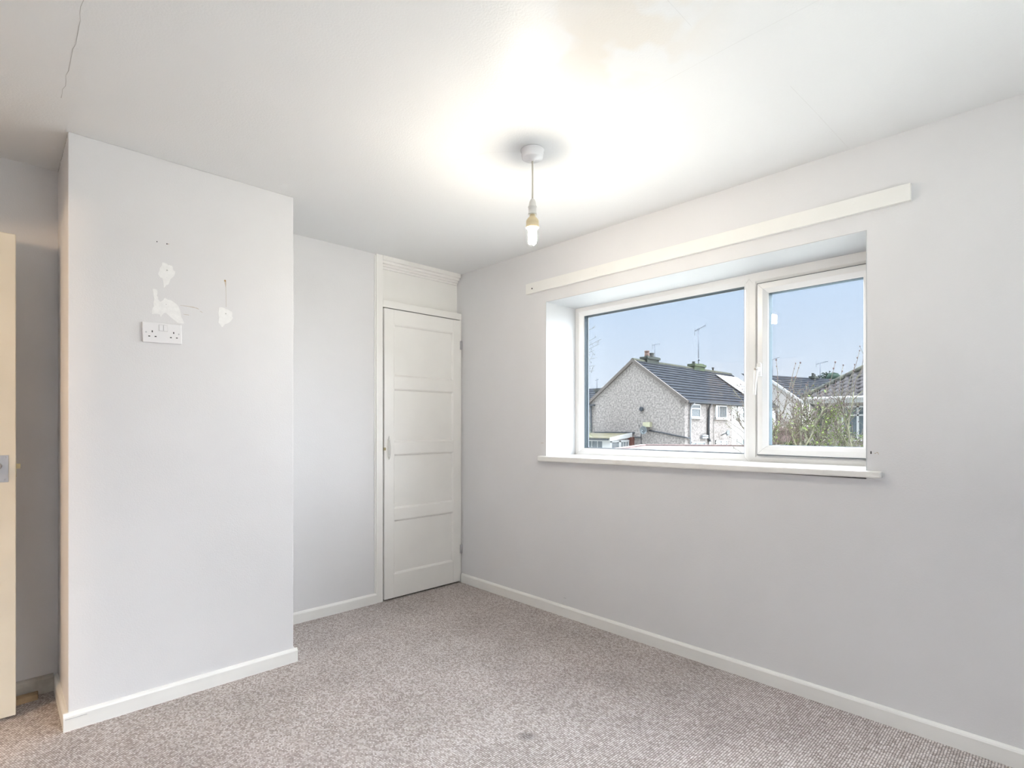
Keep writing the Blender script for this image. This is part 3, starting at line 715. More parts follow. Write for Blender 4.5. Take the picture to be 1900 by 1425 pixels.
MB().tube([(35.62, 16.99, 2.6), (35.62, 16.99, GZ)], 0.015, 5).build('cable', 'fascia_dark', HA)
# windows of the long side (each one a part, its panes sub-parts)
def side_window(x0, x1, z0, z1, bars, y=17.04, root=HA, sill=True, panem='winglass'):
    t = 0.07; f = MB()
    f.box(x0, x0 + t, y - 0.06, y, z0, z1); f.box(x1 - t, x1, y - 0.06, y, z0, z1)
    f.box(x0, x1, y - 0.06, y, z0, z0 + t); f.box(x0, x1, y - 0.06, y, z1 - t, z1)
    for kind, q in bars:
        if kind == 'v': f.box(q - t * .6, q + t * .6, y - 0.06, y, z0, z1)
        else: f.box(x0, x1, y - 0.06, y, q - t * .5, q + t * .5)
    if sill: f.box(x0 - 0.1, x1 + 0.1, y - 0.16, y, z0 - 0.09, z0)
    o = f.build('window', 'fascia_white', root)
    MB().box(x0 + t * .5, x1 - t * .5, y - 0.03, y - 0.005, z0 + t * .5, z1 - t * .5).build('pane', panem, o)
    return o
o = side_window(32.45, 33.75, 1.72, 2.60, [('h', 2.30)], panem='curtain')
o = side_window(35.90, 37.70, 1.70, 2.60, [('v', 36.45)])
c_ = MB()
for k in range(9): c_.box(36.55 + k * 0.12, 36.62 + k * 0.12, 16.985, 17.0, 1.78, 2.54)
c_.build('blind_slats', 'curtain', o)
side_window(39.45, 41.2, 1.70, 2.60, [('v', 40.6), ('h', 2.2)])
side_window(32.50, 34.40, -0.9, 0.12, [('v', 33.2)], sill=False)
side_window(35.95, 37.80, -0.9, 0.16, [('v', 36.9), ('h', -0.05)], sill=False)
side_window(39.40, 41.2, -0.9, 0.20, [('v', 40.6)], sill=False)
MB().box(38.52, 46.9, 17.02, 17.04, GZ, 2.64).build('white_render_half', 'dash_white', HA, label='whiter rendered half of the side wall')
# gable fittings
MB().lathe([(0.13, 31.50), (0.16, 31.55), (0.12, 31.71)], (0, 20.14, 2.31), 'x', 14).build('wall_vent', 'fascia_dark', HA)
MB().box(31.42, 31.71, 19.40, 19.93, 1.10, 1.42).build('junction_box', 'yellow_box', HA, label='yellowed plastic box')
ds = MB()
ds.lathe([(0.02, 31.50), (0.14, 31.46), (0.24, 31.38), (0.28, 31.30), (0.26, 31.30), (0.13, 31.42)], (0, 19.82, 0.88), 'x', 18)
ds.tube([(31.71, 19.75, 0.80), (31.5, 19.80, 0.86)], 0.04, 6); ds.tube([(31.45, 19.82, 0.66), (31.10, 19.75, 0.80)], 0.02, 5); ds.blob((31.10, 19.75, 0.82), 0.06, 6)
ds.build('satellite_dish', 'dish', HA)
MB().tube([(31.66, 19.6, 0.86), (31.66, 18.6, 0.72), (31.66, 17.6, 0.54), (31.66, 16.98, 0.44), (31.9, 16.95, 0.40), (32.25, 16.95, 0.38)], 0.045, 6).build('waste_pipe', 'fascia_dark', HA)
MB().tube([(31.68, 19.95, 1.25), (31.68, 20.18, 1.05), (31.68, 20.22, 0.6), (31.68, 20.22, GZ)], 0.025, 5).build('cable', 'fascia_dark', HA)
MB().tube([(31.68, 20.40, 1.35), (31.68, 20.38, 0.95)], 0.012, 4).build('cable', 'fascia_dark', HA)
MB().box(31.62, 31.71, 20.74, 24.14, 0.64, 0.74).build('flashing', 'fascia_dark', HA)
MB().box(31.64, 31.71, 20.2, 20.74, 0.35, 0.42).build('flashing', 'fascia_dark', HA)
d2 = MB(); d2.lathe([(0.02, 16.70), (0.16, 16.62), (0.20, 16.52), (0.17, 16.54)], (36.87, 0, 0.68), 'y', 14); d2.tube([(36.9, 17.04, 0.5), (36.87, 16.7, 0.66)], 0.04, 5); d2.tube([(36.87, 16.65, 0.5), (36.6, 16.4, 0.6)], 0.02, 4)
d2.build('satellite_dish', 'dish', HA)
fl = MB(); fl.box(33.75, 34.55, 16.85, 17.04, 0.34, 0.44); fl.tube([(33.8, 16.92, 0.5), (34.1, 16.92, 0.52), (34.6, 16.92, 0.50)], 0.06, 6); fl.build('boiler_flue', 'pipe_grey', HA)
# chimneys, aerials
chimney(33.85, 20.86, 5.55, 1.55, 0.50, 'chim', [(-0.42, 0.17, 0.45, 'pot'), (0.15, 0.20, 0.34, 'pot_dark')], root=HA)
aerial(HA, 34.47, 20.86, 5.9, 7.05, 0.62, 0.22, True, 5, 1.15, 0.022, 0.30)
chimney(40.8, 20.86, 5.50, 1.75, 0.60, 'chim_moss', [(-0.55, 0.12, 0.20, 'pot_dark')], root=HA)
aerial(HA, 41.06, 20.86, 5.9, 9.0, 0.85, 0.45, True, 8, 0.2, 0.035, 0.36)
MB().blob((41.0, 20.8, 6.5), 0.10, 6).build('mast_clamp', 'aerial', HA)
MB().lathe([(0.07, 5.75), (0.07, 6.0), (0.12, 6.02), (0.10, 6.08)], (43.6, 20.86, 0), n=8).build('roof_vent', 'fascia_dark', HA)
# solar array
def onroof(x, y, up): return Vector((x, y, 5.70 - 0.7408 * (20.86 - y))) + Vector((0, -0.595, 0.803)) * up
for i in range(4):
    for j in range(2):
        xa, xb = 42.6 + i * 1.03, 42.6 + (i + 1) * 1.03 - 0.03
        ya, yb = 17.75 + j * 1.27, 17.75 + (j + 1) * 1.27 - 0.03
        q = [onroof(xa, ya, 0.10), onroof(xb, ya, 0.10), onroof(xb, yb, 0.10), onroof(xa, yb, 0.10)]; q2 = [onroof(xa, ya, 0.17), onroof(xb, ya, 0.17), onroof(xb, yb, 0.17), onroof(xa, yb, 0.17)]
        fr = MB().hexa([tuple(v) for v in q] + [tuple(v) for v in q2]).build('solar_panel', 'solar_frame', HA)
        e0 = 0.04
        q = [onroof(xa + e0, ya + e0, 0.165), onroof(xb - e0, ya + e0, 0.165), onroof(xb - e0, yb - e0, 0.165), onroof(xa + e0, yb - e0, 0.165)]; q2 = [onroof(xa + e0, ya + e0, 0.18), onroof(xb - e0, ya + e0, 0.18), onroof(xb - e0, yb - e0, 0.18), onroof(xa + e0, yb - e0, 0.18)]
        MB().hexa([tuple(v) for v in q] + [tuple(v) for v in q2]).build('solar_cells', 'solar', fr)

# ---- lean-to garden room against the gable
LR = thing('lean_to', 'low white framed lean to with mossy roof against the pebble dashed gable', 'lean-to', (30.4, 22.5, GZ))
LX0, LX1, LY0, LY1 = 29.05, 31.48, 20.85, 24.4
MB().hexa([(LX0 - 0.1, LY0, 0.30), (LX1, LY0, 0.58), (LX1, LY1, 0.58), (LX0 - 0.1, LY1, 0.30), (LX0 - 0.1, LY0, 0.38), (LX1, LY0, 0.66), (LX1, LY1, 0.66), (LX0 - 0.1, LY1, 0.38)]).build('roof', 'lean_roof', LR)
MB().box(LX0 - 0.18, LX0 - 0.08, LY0 + 0.1, LY1, 0.22, 0.32).build('gutter', 'fascia_dark', LR)
MB().prism([(LX0 - 0.1, 0.16), (LX1, 0.40), (LX1, 0.70), (LX0 - 0.1, 0.40)], LY0 - 0.06, LY0, 'xz').build('bargeboard', 'fascia_white', LR)
def lean_window(axis, a0, a1, c, z0, z1, nv, nh, root, panem='winglass'):
    f = MB(); t = 0.07
    def bx(a, b, zz0, zz1, d0=-0.05, d1=0.05):
        if axis == 'x': f.box(c + d0, c + d1, a, b, zz0, zz1)      # wall in plane x=c
        else: f.box(a, b, c + d0, c + d1, zz0, zz1)
    bx(a0, a0 + t, z0, z1); bx(a1 - t, a1, z0, z1); bx(a0, a1, z0, z0 + t); bx(a0, a1, z1 - t, z1)
    for k in range(1, nv): q = a0 + (a1 - a0) * k / nv; bx(q - 0.02, q + 0.02, z0, z1, -0.04, 0.04)
    for k in range(1, nh): q = z1 - (z1 - z0) * 0.62 * k / max(1, nh - 1); bx(a0, a1, q - 0.02, q + 0.02, -0.04, 0.04)
    o = f.build('window', 'fascia_white', root)
    g = MB()
    if axis == 'x': g.box(c - 0.01, c + 0.01, a0 + 0.03, a1 - 0.03, z0 + 0.03, z1 - 0.03)
    else: g.box(a0 + 0.03, a1 - 0.03, c - 0.01, c + 0.01, z0 + 0.03, z1 - 0.03)
    g.build('pane', panem, o)
MB().box(LX0, LX0 + 0.1, LY0, LY1, GZ, -1.0).build('dwarf_wall', 'dash_white', LR)
lean_window('x', 21.45, 22.85, LX0 + 0.05, -1.0, 0.22, 3, 2, LR)
lean_window('x', 22.95, 24.3, LX0 + 0.05, -1.0, 0.22, 3, 2, LR)
MB().box(LX0, LX0 + 0.12, LY0, 21.45, GZ, 0.30).build('corner_panel', 'fascia_white', LR)
MB().box(LX0, LX1, LY0, LY0 + 0.06, 0.10, 0.22).build('head_rail', 'fascia_white', LR)
lean_window('y', 29.12, 30.05, LY0 + 0.03, -1.0, 0.16, 1, 2, LR, 'curtain')
MB().box(30.05, 30.15, LY0, LY0 + 0.08, GZ, 0.2).build('post', 'fascia_white', LR)
lean_window('y', 30.15, 31.15, LY0 + 0.03, -1.0, 0.16, 3, 2, LR, 'curtain')
MB().box(LX0, 31.2, LY0 + 0.01, LY0 + 0.06, GZ, -1.0).build('dwarf_wall', 'fascia_white', LR)
br = MB(); z = GZ
rows = 0
while z < 0.36:
    for k in range(2): br.box(31.22 + k * 0.24 + (0.0 if rows % 2 else 0.0), 31.44 + k * 0.24, LY0 - 0.10, LY0 + 0.12, z, z + 0.066)
    z += 0.076; rows += 1
br.box(31.23, 31.69, LY0 - 0.09, LY0 + 0.11, GZ, 0.36)
o = br.build('brick_pier', 'brick', LR); 

# ---- low flat-roofed garage
GA = thing('garage', 'low pale flat roofed garage with pinkish coping at the foot of the large pane', 'garage', (22, 11, GZ))
pts = [(23.174, 14.626), (25.75, 10.7), (19.0, 7.7), (16.5, 10.2), (18.426, 12.9)]
MB().prism(pts, GZ, 0.17, 'xy').build('wall', 'dash_white', GA)
MB().prism([(x * 1.0, y) for x, y in pts], 0.17, 0.20, 'xy').build('flat_roof', 'felt', GA)
def cope(a, b, h=0.07, wd=0.22, n=8):
    a = Vector((*a, 0)); b = Vector((*b, 0)); d = (b - a); nn = Vector((-d.y, d.x, 0)).normalized() * wd / 2
    for k in range(n):
        p = a + d * (k / n); q = a + d * ((k + 0.975) / n)
        v = [p - nn, q - nn, q + nn, p + nn]
        MB().hexa([(t_.x, t_.y, 0.17) for t_ in v] + [(t_.x, t_.y, 0.20 + h) for t_ in v]).build('coping_stone', 'coping', GA)
cope(pts[0], pts[1], n=10); cope(pts[4], pts[0], n=9)

# ---- far house at the left edge
HC = thing('far_left_house', 'distant house with dark roof behind the left end of the gable', 'house', (38.5, 30, GZ))
b = MB().box(37.2, 44, 27.0, 36, GZ, 3.3); b.build('wall', 'dash', HC)
for k in range(7):
    a, c = k / 7, (k + 1) / 7
    za, zb = 3.25 + 2.0 * 0 + a * 1.35, 3.25 + c * 1.35; xa, xb = 36.9 + a * 3.0, 36.9 + c * 3.0
    MB().hexa([(xa, 26.8, za), (xb, 26.8, zb), (xb, 36.2, zb), (xa, 36.2, za), (xa, 26.8, za + 0.09), (xb, 26.8, zb + 0.03), (xb, 36.2, zb + 0.03), (xa, 36.2, za + 0.09)]).build('tile_course', 'tile', HC)
f = MB(); f.box(37.13, 37.2, 28.9, 29.45, 2.20, 2.85); o = f.build('window', 'fascia_white', HC); MB().box(37.11, 37.13, 28.95, 29.40, 2.25, 2.80).build('pane', 'winglass', o)
chimney(38.9, 29.1, 3.7, 0.7, 0.75, 'chim', [], root=HC)
MB().tube([(38.85, 29.35, 4.2), (38.85, 29.35, 5.4)], 0.03, 5).build('aerial_mast', 'aerial', HC)
MB().tube([(38.85, 29.55, 5.25), (38.85, 29.15, 5.32)], 0.02, 4).build('aerial_head', 'aerial', HC)

# ---- white gabled house behind the shrub
HB = thing('white_gable_house', 'white rendered house gable behind the bare shrub in the opening light', 'house', (48, 18.7, GZ))
gable_house(HB, 48.0, 50.2, 15.4, 22.0, 3.22, 5.77, 'dash_white', 'tile', 10, verge_m='fascia_white')
f = MB(); f.box(47.94, 48.0, 17.1, 18.3, 1.7, 2.5); o = f.build('window', 'fascia_white', HB); MB().box(47.92, 47.95, 17.2, 18.2, 1.78, 2.42).build('pane', 'winglass', o)

# ---- long dark roofed house beyond
K = 1.25      # distance factor of this block
HD = thing('dark_roofed_terrace', 'far terrace with long dark roof and two chimneys right of the white gable', 'house', (67, 22, GZ))
A_ = Vector((49.6 * K, 21.0 * K, 0)); B_ = Vector((60.5 * K, 16.2 * K, 0)); dn = Vector((-(B_ - A_).y, (B_ - A_).x, 0)).normalized()
if dn.x > 0: dn = -dn
def zk(z): return 1.195 + (z - 1.195) * K
zr0, zr1, ze_ = zk(5.95), zk(5.75), zk(2.9)
RD = 4.6 * K
for k in range(14):
    a, c = k / 14, (k + 1) / 14
    def q_(P, s, zr): v = P + dn * (RD * (1 - s)); return Vector((v.x, v.y, ze_ + (zr - ze_) * s))
    p = [q_(A_, a, zr0), q_(B_, a, zr1), q_(B_, c, zr1), q_(A_, c, zr0)]
    MB().hexa([tuple(v) for v in p] + [(p[0].x, p[0].y, p[0].z + 0.15), (p[1].x, p[1].y, p[1].z + 0.15), (p[2].x, p[2].y, p[2].z + 0.05), (p[3].x, p[3].y, p[3].z + 0.05)]).build('tile_course', 'tile', HD)
p0, p1, p2, p3 = A_ + dn * (RD - 0.4), B_ + dn * (RD - 0.4), B_ - dn * 1.0, A_ - dn * 1.0
MB().hexa([(v.x, v.y, GZ) for v in (p0, p1, p2, p3)] + [(p0.x, p0.y, ze_), (p1.x, p1.y, ze_), (p2.x, p2.y, zk(4.9)), (p3.x, p3.y, zk(4.9))]).build('wall', 'dash', HD)
def dchim(px, py, z0, w_, pots): return chimney(px * K, py * K, zk(z0), w_ * K, 0.62 * K, 'chim', pots, root=HD)
dchim(51.3, 19.95, 5.55, 1.1, [(-0.35, 0.18, 0.75, 'pot')])
dchim(57.6, 17.35, 5.35, 1.1, [(-0.3, 0.15, 0.4, 'pot_dark'), (0.25, 0.15, 0.3, 'pot_dark')])
aerial(HD, 52.4 * K, 19.3 * K, zk(5.8), zk(7.35), 1.25, 0.22, True, 5, -0.2, 0.04, 0.12)
aerial(HD, 58.7 * K, 17.1 * K, zk(5.6), zk(7.35), 1.4, 0.16, True, 7, -0.2, 0.04, 0.36)

# ---- hip-roofed neighbour on the right
HN = thing('hipped_roof_house', 'nearer house with large curved grey roof tiles and white gutter at the right edge', 'house', (26, 6, GZ))
EX, EY, EZ = 25.73, 8.13, 2.36
MB().box(EX + 0.35, 36, -3.5, EY - 0.4, GZ, EZ - 0.05).build('wall', 'dash', HN)
MB().box(EX - 0.02, EX + 0.05, -3.9, EY + 0.05, EZ - 0.20, EZ - 0.02).build('fascia', 'fascia_white', HN)
MB().box(EX + 0.05, EX + 0.36, -3.9, EY, EZ - 0.20, EZ - 0.16).build('soffit', 'fascia_white', HN)
MB().tube([(EX - 0.08, -3.9, EZ + 0.01), (EX - 0.08, EY + 0.08, EZ + 0.01)], 0.06, 8).build('gutter', 'fascia_white', HN)
MB().tube([(EX + 0.05, EY - 0.25, EZ - 0.2), (EX + 0.28, EY - 0.45, EZ - 0.5), (EX + 0.28, EY - 0.45, GZ)], 0.05, 8).build('downpipe', 'fascia_dark', HN)
MB().box(EX + 0.32, EX + 0.35, EY - 0.80, EY - 0.52, 0.4, EZ - 0.2).build('dark_strip', 'fascia_dark', HN)  # narrow dark strip on the wall beside the downpipe
TP = 0.70; RUN = 6.0
def rf(s, y, up=0.0):     # s metres in from the eave
    n = Vector((-TP, 0, 1)).normalized(); return Vector((EX - 0.05 + s, y, EZ + s * TP)) + n * up
# under-roof (also closes the far slopes)
u = MB(); top = EX + RUN
u.add([(EX, EY, EZ), (EX, -3.9, EZ), (36.3, -3.9, EZ), (36.3, EY, EZ), (top - 0.7, EY - RUN + 0.7, EZ + (RUN - 0.7) * TP), (top - 0.7, -3.9 + RUN - .7, EZ + (RUN - 0.7) * TP)], [(0, 1, 5, 4), (1, 2, 5), (2, 3, 4, 5), (3, 0, 4), (0, 3, 2, 1)])
u.build('roof', 'tile_n', HN)
tile_me = None; GA_, TW = 0.30, 0.30
def tile_mesh():
    b = MB(); n = 8; cs = [0.035 * math.sin(2 * PI * k / n) + 0.035 for k in range(n + 1)]
    vs = []
    for s, base in ((0.0, 0.055), (GA_ + 0.05, 0.015)):
        for k in range(n + 1):
            hgt = base + cs[k]; nx, nz = -TP / math.hypot(TP, 1), 1 / math.hypot(TP, 1); dx, dz = 1 / math.hypot(TP, 1), TP / math.hypot(TP, 1)
            vs.append((dx * s + nx * hgt, -TW * k / n, dz * s + nz * hgt))
    for k in range(n + 1): vs.append((0, -TW * k / n, 0.0))
    m = n + 1
    fs = [(k, k + 1, k + 1 + m, k + m) for k in range(n)] + [(k + 2 * m, k + 1 + 2 * m, k + 1, k) for k in range(n)]
    b.add(vs, fs, True); return b
tm = tile_mesh(); stuff = MB(); cnt = 0; first = None
for r_ in range(16):
    s = r_ * GA_ / math.hypot(1, TP); base = rf(s, 0); k = 0; y = EY - s + 0.02
    while y > -1.0 + 0.0:
        if y > 5.2 and r_ < 9:
            if first is None:
                b2 = MB(); b2.add([(v[0] + base.x, v[1] + y, v[2] + base.z) for v in tm.v], tm.f, True); first = b2.build('roof_tile', 'tile_n', HN, fix=False); fb = Vector((base.x, y, base.z))
            else:
                c = first.copy(); COL.objects.link(c); c.parent = HN; c.location = Vector((base.x, y, base.z)) - fb + Vector((0, 0, random.uniform(-0.006, 0.006)))
        elif r_ < 16:
            stuff.add([(v[0] + base.x, v[1] + y, v[2] + base.z) for v in tm.v], tm.f, True)
        y -= TW
o = stuff.build('roof_tile', 'tile_n', HN, kind='stuff', fix=False)
hr = MB()
for k in range(18):
    a, c = k * 0.30, k * 0.30 + 0.34
    p = Vector((EX + a, EY - a, EZ + a * TP + 0.10)); q = Vector((EX + c, EY - c, EZ + c * TP + 0.13)); hr.tube([p, q], [0.12, 0.10], 8)
hr.build('hip_tiles', 'moss', HN)
f = MB()
wy0, wy1, wz0, wz1 = 5.55, 6.75, 0.55, 2.02; wx = EX + 0.35
for (a, b_, c, d) in ((wy0, wy0 + .07, wz0, wz1), (wy1 - .07, wy1, wz0, wz1), (6.12, 6.2, wz0, wz1), (wy0, wy1, wz0, wz0 + .07), (wy0, wy1, wz1 - .07, wz1), (wy0, wy1, 1.60, 1.66)): f.box(wx - 0.06, wx, a, b_, c, d)
o = f.build('window', 'fascia_white', HN); MB().box(wx - 0.03, wx - 0.005, wy0 + .04, wy1 - .04, wz0 + .04, wz1 - .04).build('pane', 'winglass', o)

# ---- low pink-coped outbuilding and hedge behind the shrub
OB = thing('garden_outbuilding', 'low rendered outbuilding with pinkish coping behind the shrub', 'outbuilding', (25.5, 9.2, GZ))
MB().box(24.9, 27.0, 8.3, 9.9, GZ, 0.98).build('wall', 'coping', OB)
MB().box(24.8, 27.1, 8.2, 10.0, 0.98, 1.10).build('coping', 'coping', OB)
def leafy(b, c, ext, n, sz):
    for k in range(n):
        while True:
            d = Vector((random.uniform(-1, 1), random.uniform(-1, 1), random.uniform(-1, 1)))
            if 0.5 < d.length < 1: break
        p = Vector(c) + Vector((d.x * ext[0], d.y * ext[1], d.z * ext[2])); a = Vector((random.uniform(-1, 1), random.uniform(-1, 1), random.uniform(-1, 1))).normalized() * sz
        v = a.cross(Vector((random.uniform(-1, 1), random.uniform(-1, 1), random.uniform(-1, 1)))).normalized() * sz * 0.6
        b.add([p - a, p + v, p + a, p - v], [(0, 1, 2, 3)])
hg = thing('hedge', 'dark green clipped hedge low behind the shrub', 'hedge', (21.8, 7.0, GZ))
b = MB(); b.box(21.4, 22.2, 5.6, 8.4, GZ, 0.45); b.build('hedge_core', 'hedge', hg)
b = MB(); leafy(b, (21.8, 7.0, 0.0), (0.55, 1.5, 0.62), 2600, 0.07); b.build('hedge_leaves', 'hedge', hg, kind='stuff', fix=False)

# ---- evergreens far behind
def evergreen(c, r, h, lab):
    t = thing('evergreen_tree', lab, 'tree', (c[0], c[1], GZ))
    MB().tube([(c[0], c[1], GZ), (c[0], c[1], h - r)], [0.3, 0.12], 6).build('trunk', 'twig', t)
    b = MB()
    for k in range(7): b.blob((c[0] + random.uniform(-r, r) * .5, c[1] + random.uniform(-r, r) * .5, h - r + random.uniform(-r, r) * .4), r * random.uniform(.45, .6), 8, (1, 1, 1), 0.15)
    leafy(b, (c[0], c[1], h - r), (r, r, r), 1500, 0.16)
    b.build('crown', 'ever', t, kind='stuff', fix=False)
evergreen((88.2, 24.6), 1.9, 9.1, 'left dark round evergreen above the far roofs')
evergreen((90.6, 21.2), 1.9, 9.2, 'right dark evergreen peeping over the hipped roof')
evergreen((84.0, 27.4), 1.7, 7.4, 'low dark evergreen between terrace and hipped roof')

# ---- bare shrub outside the window
def grow(b, p, d, L_, r, lev, maxlev, tips, mid, wob=0.22, up=0.10, kids=(3, 5)):
    n = 5; pts = [p.copy()]; q = p.copy(); dd = d.copy()
    for k in range(n):
        dd = (dd + Vector((random.uniform(-wob, wob), random.uniform(-wob, wob), random.uniform(-wob, wob) + up))).normalized()
        q = q + dd * L_ / n; pts.append(q.copy())
    rr = [r * (1 - 0.55 * k / n) for k in range(n + 1)]
    b[min(lev, len(b) - 1)].tube(pts, rr, 5 if lev < 2 else 4)
    if lev >= maxlev:
        tips.append(pts[-1]); tips.append(pts[-3]); return
    for k in range(random.randint(*kids)):
        t = random.uniform(0.3, 1.0); i = min(n - 1, int(t * n)); o_ = pts[i].lerp(pts[i + 1], t * n - i)
        if lev >= 1: mid.append(o_)
        side = Vector((random.uniform(-1, 1), random.uniform(-1, 1), random.uniform(-0.3, 0.8))).normalized()
        nd = (dd * 0.8 + side * 0.75).normalized()
        grow(b, o_, nd, L_ * random.uniform(0.45, 0.75), max(0.0034, r * 0.56), lev + 1, maxlev, tips, mid, wob, up, kids)
sh = thing('bare_shrub', 'tall bare budding shrub filling the lower part of the opening light', 'shrub', (7.7, 2.3, GZ))
random.seed(21)
lv_ = [MB(), MB(), MB()]; tips = []; mid = []
stems = [((7.3, 2.75), 1.5), ((7.5, 2.55), 1.62), ((7.7, 2.35), 1.45), ((7.85, 2.15), 1.55), ((8.0, 2.0), 1.62), ((8.2, 1.75), 1.45), ((7.9, 2.5), 1.5), ((7.6, 2.75), 0.9), ((8.3, 2.2), 1.5), ((7.35, 2.62), 1.3), ((7.55, 2.42), 1.4), ((7.75, 2.22), 1.4), ((7.95, 2.05), 1.5), ((8.1, 1.9), 1.5), ((7.45, 2.5), 1.45)]
for (x, y), zt in stems:
    base = Vector((7.8 + (x - 7.8) * 0.5, 2.3 + (y - 2.3) * 0.5, GZ)); top_ = Vector((x, y, 0.25))
    sb = MB(); m1 = base.lerp(top_, 0.5) + Vector((random.uniform(-.1, .1), random.uniform(-.1, .1), 0))
    sb.tube([base, m1, top_], [0.035, 0.028, 0.022], 7); sb.build('stem', 'bark', sh)
    grow(lv_, top_, Vector((random.uniform(-.25, .25), random.uniform(-.25, .25), 1)).normalized(), (zt - 0.25) * 0.66, 0.020, 0, 3, tips, mid, 0.22, 0.06, (3, 5))
lv_[0].build('branch', 'bark', sh, kind='stuff', fix=False); lv_[1].build('branchlet', 'bark', sh, kind='stuff', fix=False); lv_[2].build('twig', 'twig', sh, kind='stuff', fix=False)
# long shoots that stand clear against the sky
ls = MB(); bd = MB()
for a, c in (((7.95, 2.12, 1.25), (8.115, 1.90, 2.17)), ((7.40, 2.62, 1.2), (7.333, 2.654, 2.05)), ((7.42, 2.60, 1.35), (7.49, 2.47, 2.00)), ((7.42, 2.60, 1.35), (7.545, 2.43, 2.01)), ((7.75, 2.3, 1.2), (7.888, 2.119, 2.02)), ((7.9, 2.15, 1.2), (7.97, 2.05, 1.98)), ((8.0, 2.0, 1.2), (8.09, 1.95, 1.99)), ((7.5, 2.5, 1.1), (7.47, 2.50, 1.78)), ((7.6, 2.4, 1.1), (7.60, 2.37, 1.72))):
    a = Vector(a); c = Vector(c); pts = [a.lerp(c, k / 5) + Vector((random.uniform(-.012, .012), random.uniform(-.012, .012), 0)) * (k < 5) for k in range(6)]
    ls.tube(pts, [0.0050, 0.0045, 0.004, 0.0038, 0.0034, 0.003], 5)
    for k in (1.0, 0.9, 0.72, 0.5): bd.blob(a.lerp(c, k), random.uniform(0.007, 0.011), 6, (1, 1, 1.2), 0.2)
ls.build('long_shoots', 'twig', sh, kind='stuff', fix=False)
for t_ in tips: bd.blob(t_, random.uniform(0.0045, 0.009), 5)
bd.build('buds', 'bud', sh, kind='stuff', fix=False)
lf = MB()
for t_ in random.sample(tips + mid, min(1500, len(tips + mid))):
    if t_.z > 1.45 and random.random() < 0.93: continue
    if t_.y > 2.75 or (t_.y > 2.35 and random.random() < 0.75): continue
    for k in range(2):
        p = t_ + Vector((random.uniform(-.03, .03), random.uniform(-.03, .03), random.uniform(-.03, .03))); a = Vector((random.uniform(-1, 1), random.uniform(-1, 1), random.uniform(-1, 1))).normalized() * random.uniform(0.014, 0.026)
        v = a.cross(Vector((random.uniform(-1, 1), random.uniform(-1, 1), 1))).normalized() * 0.010
        lf.add([p - a, p + v, p + a, p - v], [(0, 1, 2, 3)])
lf.build('leaves', 'leaf', sh, kind='stuff', fix=False)

# second, thinner shrub seen left of the mullion
s2 = thing('slender_bare_tree', 'slender bare sapling in front of the house just left of the mullion', 'tree', (8.2, 3.18, GZ))
random.seed(8)
MB().tube([(8.25, 3.1, GZ), (8.16, 3.2, -0.5), (8.12, 3.24, 0.6), (8.10, 3.265, 1.15), (8.09, 3.275, 1.62)], [0.035, 0.028, 0.020, 0.014, 0.006], 7).build('trunk', 'bark', s2)
b = MB()
for z0, y1, z1 in ((0.75, 3.56, 1.02), (0.80, 3.62, 1.22), (0.95, 3.66, 1.30), (1.05, 3.60, 1.50), (1.15, 3.52, 1.45), (1.25, 3.50, 1.72), (0.62, 3.50, 0.86), (1.0, 3.40, 1.60), (1.3, 3.45, 1.80)):
    a = Vector((8.11, 3.255, z0)); c = Vector((8.0, y1, z1)); m1 = a.lerp(c, 0.5) + Vector((0, -0.02, 0.02))
    b.tube([a, m1, c], [0.0055, 0.004, 0.0026], 5)
    for k in range(2):
        t = random.uniform(.4, .9); o_ = a.lerp(c, t); e_ = o_ + Vector((0, random.uniform(0.02, 0.10), random.uniform(-.02, .12))); b.tube([o_, e_], [0.003, 0.002], 4)
    b.blob(c, 0.010, 6)
b.build('twigs', 'twig', s2, kind='stuff', fix=False)

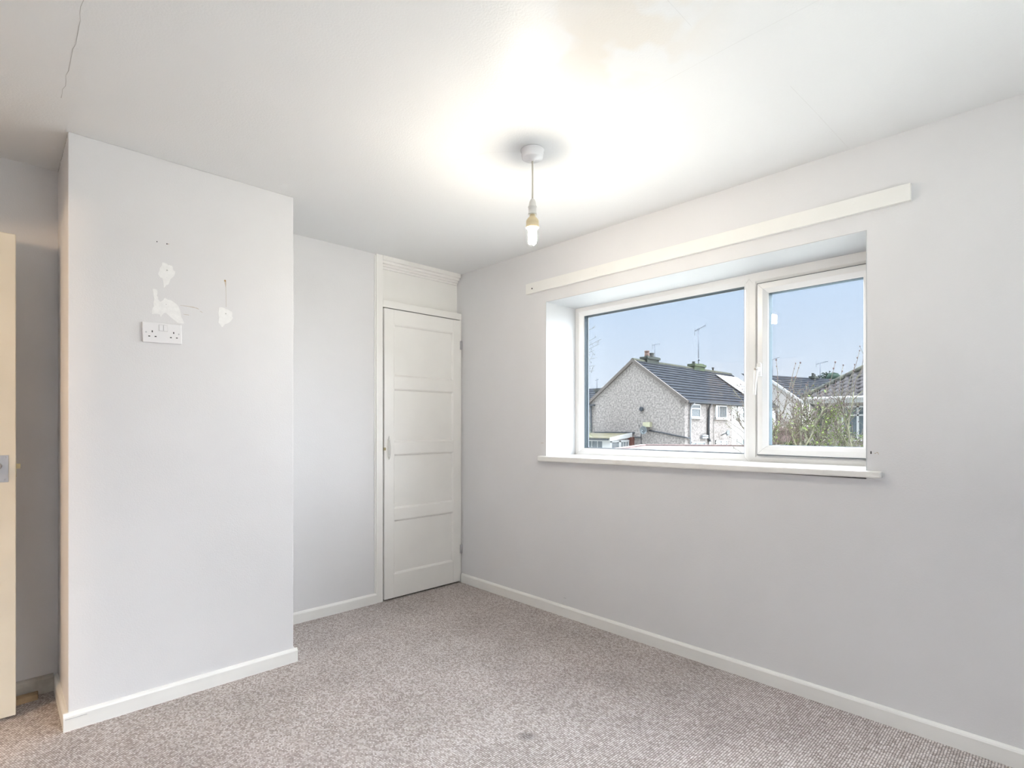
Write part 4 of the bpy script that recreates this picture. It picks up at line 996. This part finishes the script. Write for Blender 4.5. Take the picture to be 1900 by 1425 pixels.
# thin hanging branches at the left edge of the big pane
t3 = thing('birch_tree', 'thin drooping birch twigs entering at the left edge of the large pane', 'tree', (11.0, 10.4, GZ))
random.seed(4)
MB().tube([(11.0, 10.4, GZ), (11.0, 10.3, 0.5), (11.0, 10.25, 2.6), (11.0, 10.2, 5.5)], [0.14, 0.12, 0.09, 0.03], 8).build('trunk', 'twig', t3)
b = MB(); lf = MB()
for z0, y1, z1 in ((2.9, 8.50, 3.50), (2.85, 8.36, 3.42), (2.8, 8.42, 3.30), (2.75, 8.60, 3.15), (2.6, 8.55, 2.75), (2.7, 8.50, 2.95), (2.5, 8.60, 2.62), (3.6, 8.62, 4.05), (3.4, 8.55, 3.75)):
    a = Vector((11.0, 10.25, z0)); c = Vector((11.25, y1, z1)); m1 = a.lerp(c, 0.55) + Vector((0, 0, 0.04 if z1 < 3 else -0.06))
    b.tube([a, m1, c], [0.012, 0.006, 0.0025], 5)
    for k in range(6):
        t = random.uniform(.55, 1.0); o_ = m1.lerp(c, (t - .55) / .45); e_ = o_ + Vector((0.02, random.uniform(-.10, .02), random.uniform(-.10, .12))); b.tube([o_, e_], [0.003, 0.0018], 4)
        if z1 < 3.4:
            p = e_; a2 = Vector((0, random.uniform(-.3, .3), -1)).normalized() * 0.028; v = Vector((0.3, 1, 0)) * 0.010
            lf.add([p - a2, p + v, p + a2, p - v], [(0, 1, 2, 3)])
b.build('twigs', 'twig', t3, kind='stuff', fix=False); lf.build('leaves', 'bud', t3, kind='stuff', fix=False)

# spiky palm-like plant by the lean-to
pl = thing('cordyline', 'spiky green palm like plant above the left end of the lean to', 'plant', (27.9, 22.1, GZ))
MB().tube([(27.9, 22.1, GZ), (27.9, 22.1, 0.6)], [0.12, 0.09], 7).build('trunk', 'twig', pl)
random.seed(2)
for k in range(46):
    a = random.uniform(0, 2 * PI); el = random.uniform(-0.3, 1.4); L_ = random.uniform(0.7, 1.0)
    d = Vector((math.cos(a) * math.cos(el), math.sin(a) * math.cos(el), math.sin(el))); p = Vector((27.9, 22.1, 0.72)); tip = p + d * L_ + Vector((0, 0, -0.15))
    sd_ = d.cross(Vector((0, 0, 1))).normalized() * 0.035; mm = p.lerp(tip, 0.5) + Vector((0, 0, 0.10))
    MB().add([p - sd_ * .6, p + sd_ * .6, mm + sd_, tip, mm - sd_], [(0, 1, 2, 4), (4, 2, 3)]).build('leaf_blade', 'blade', pl, fix=False)
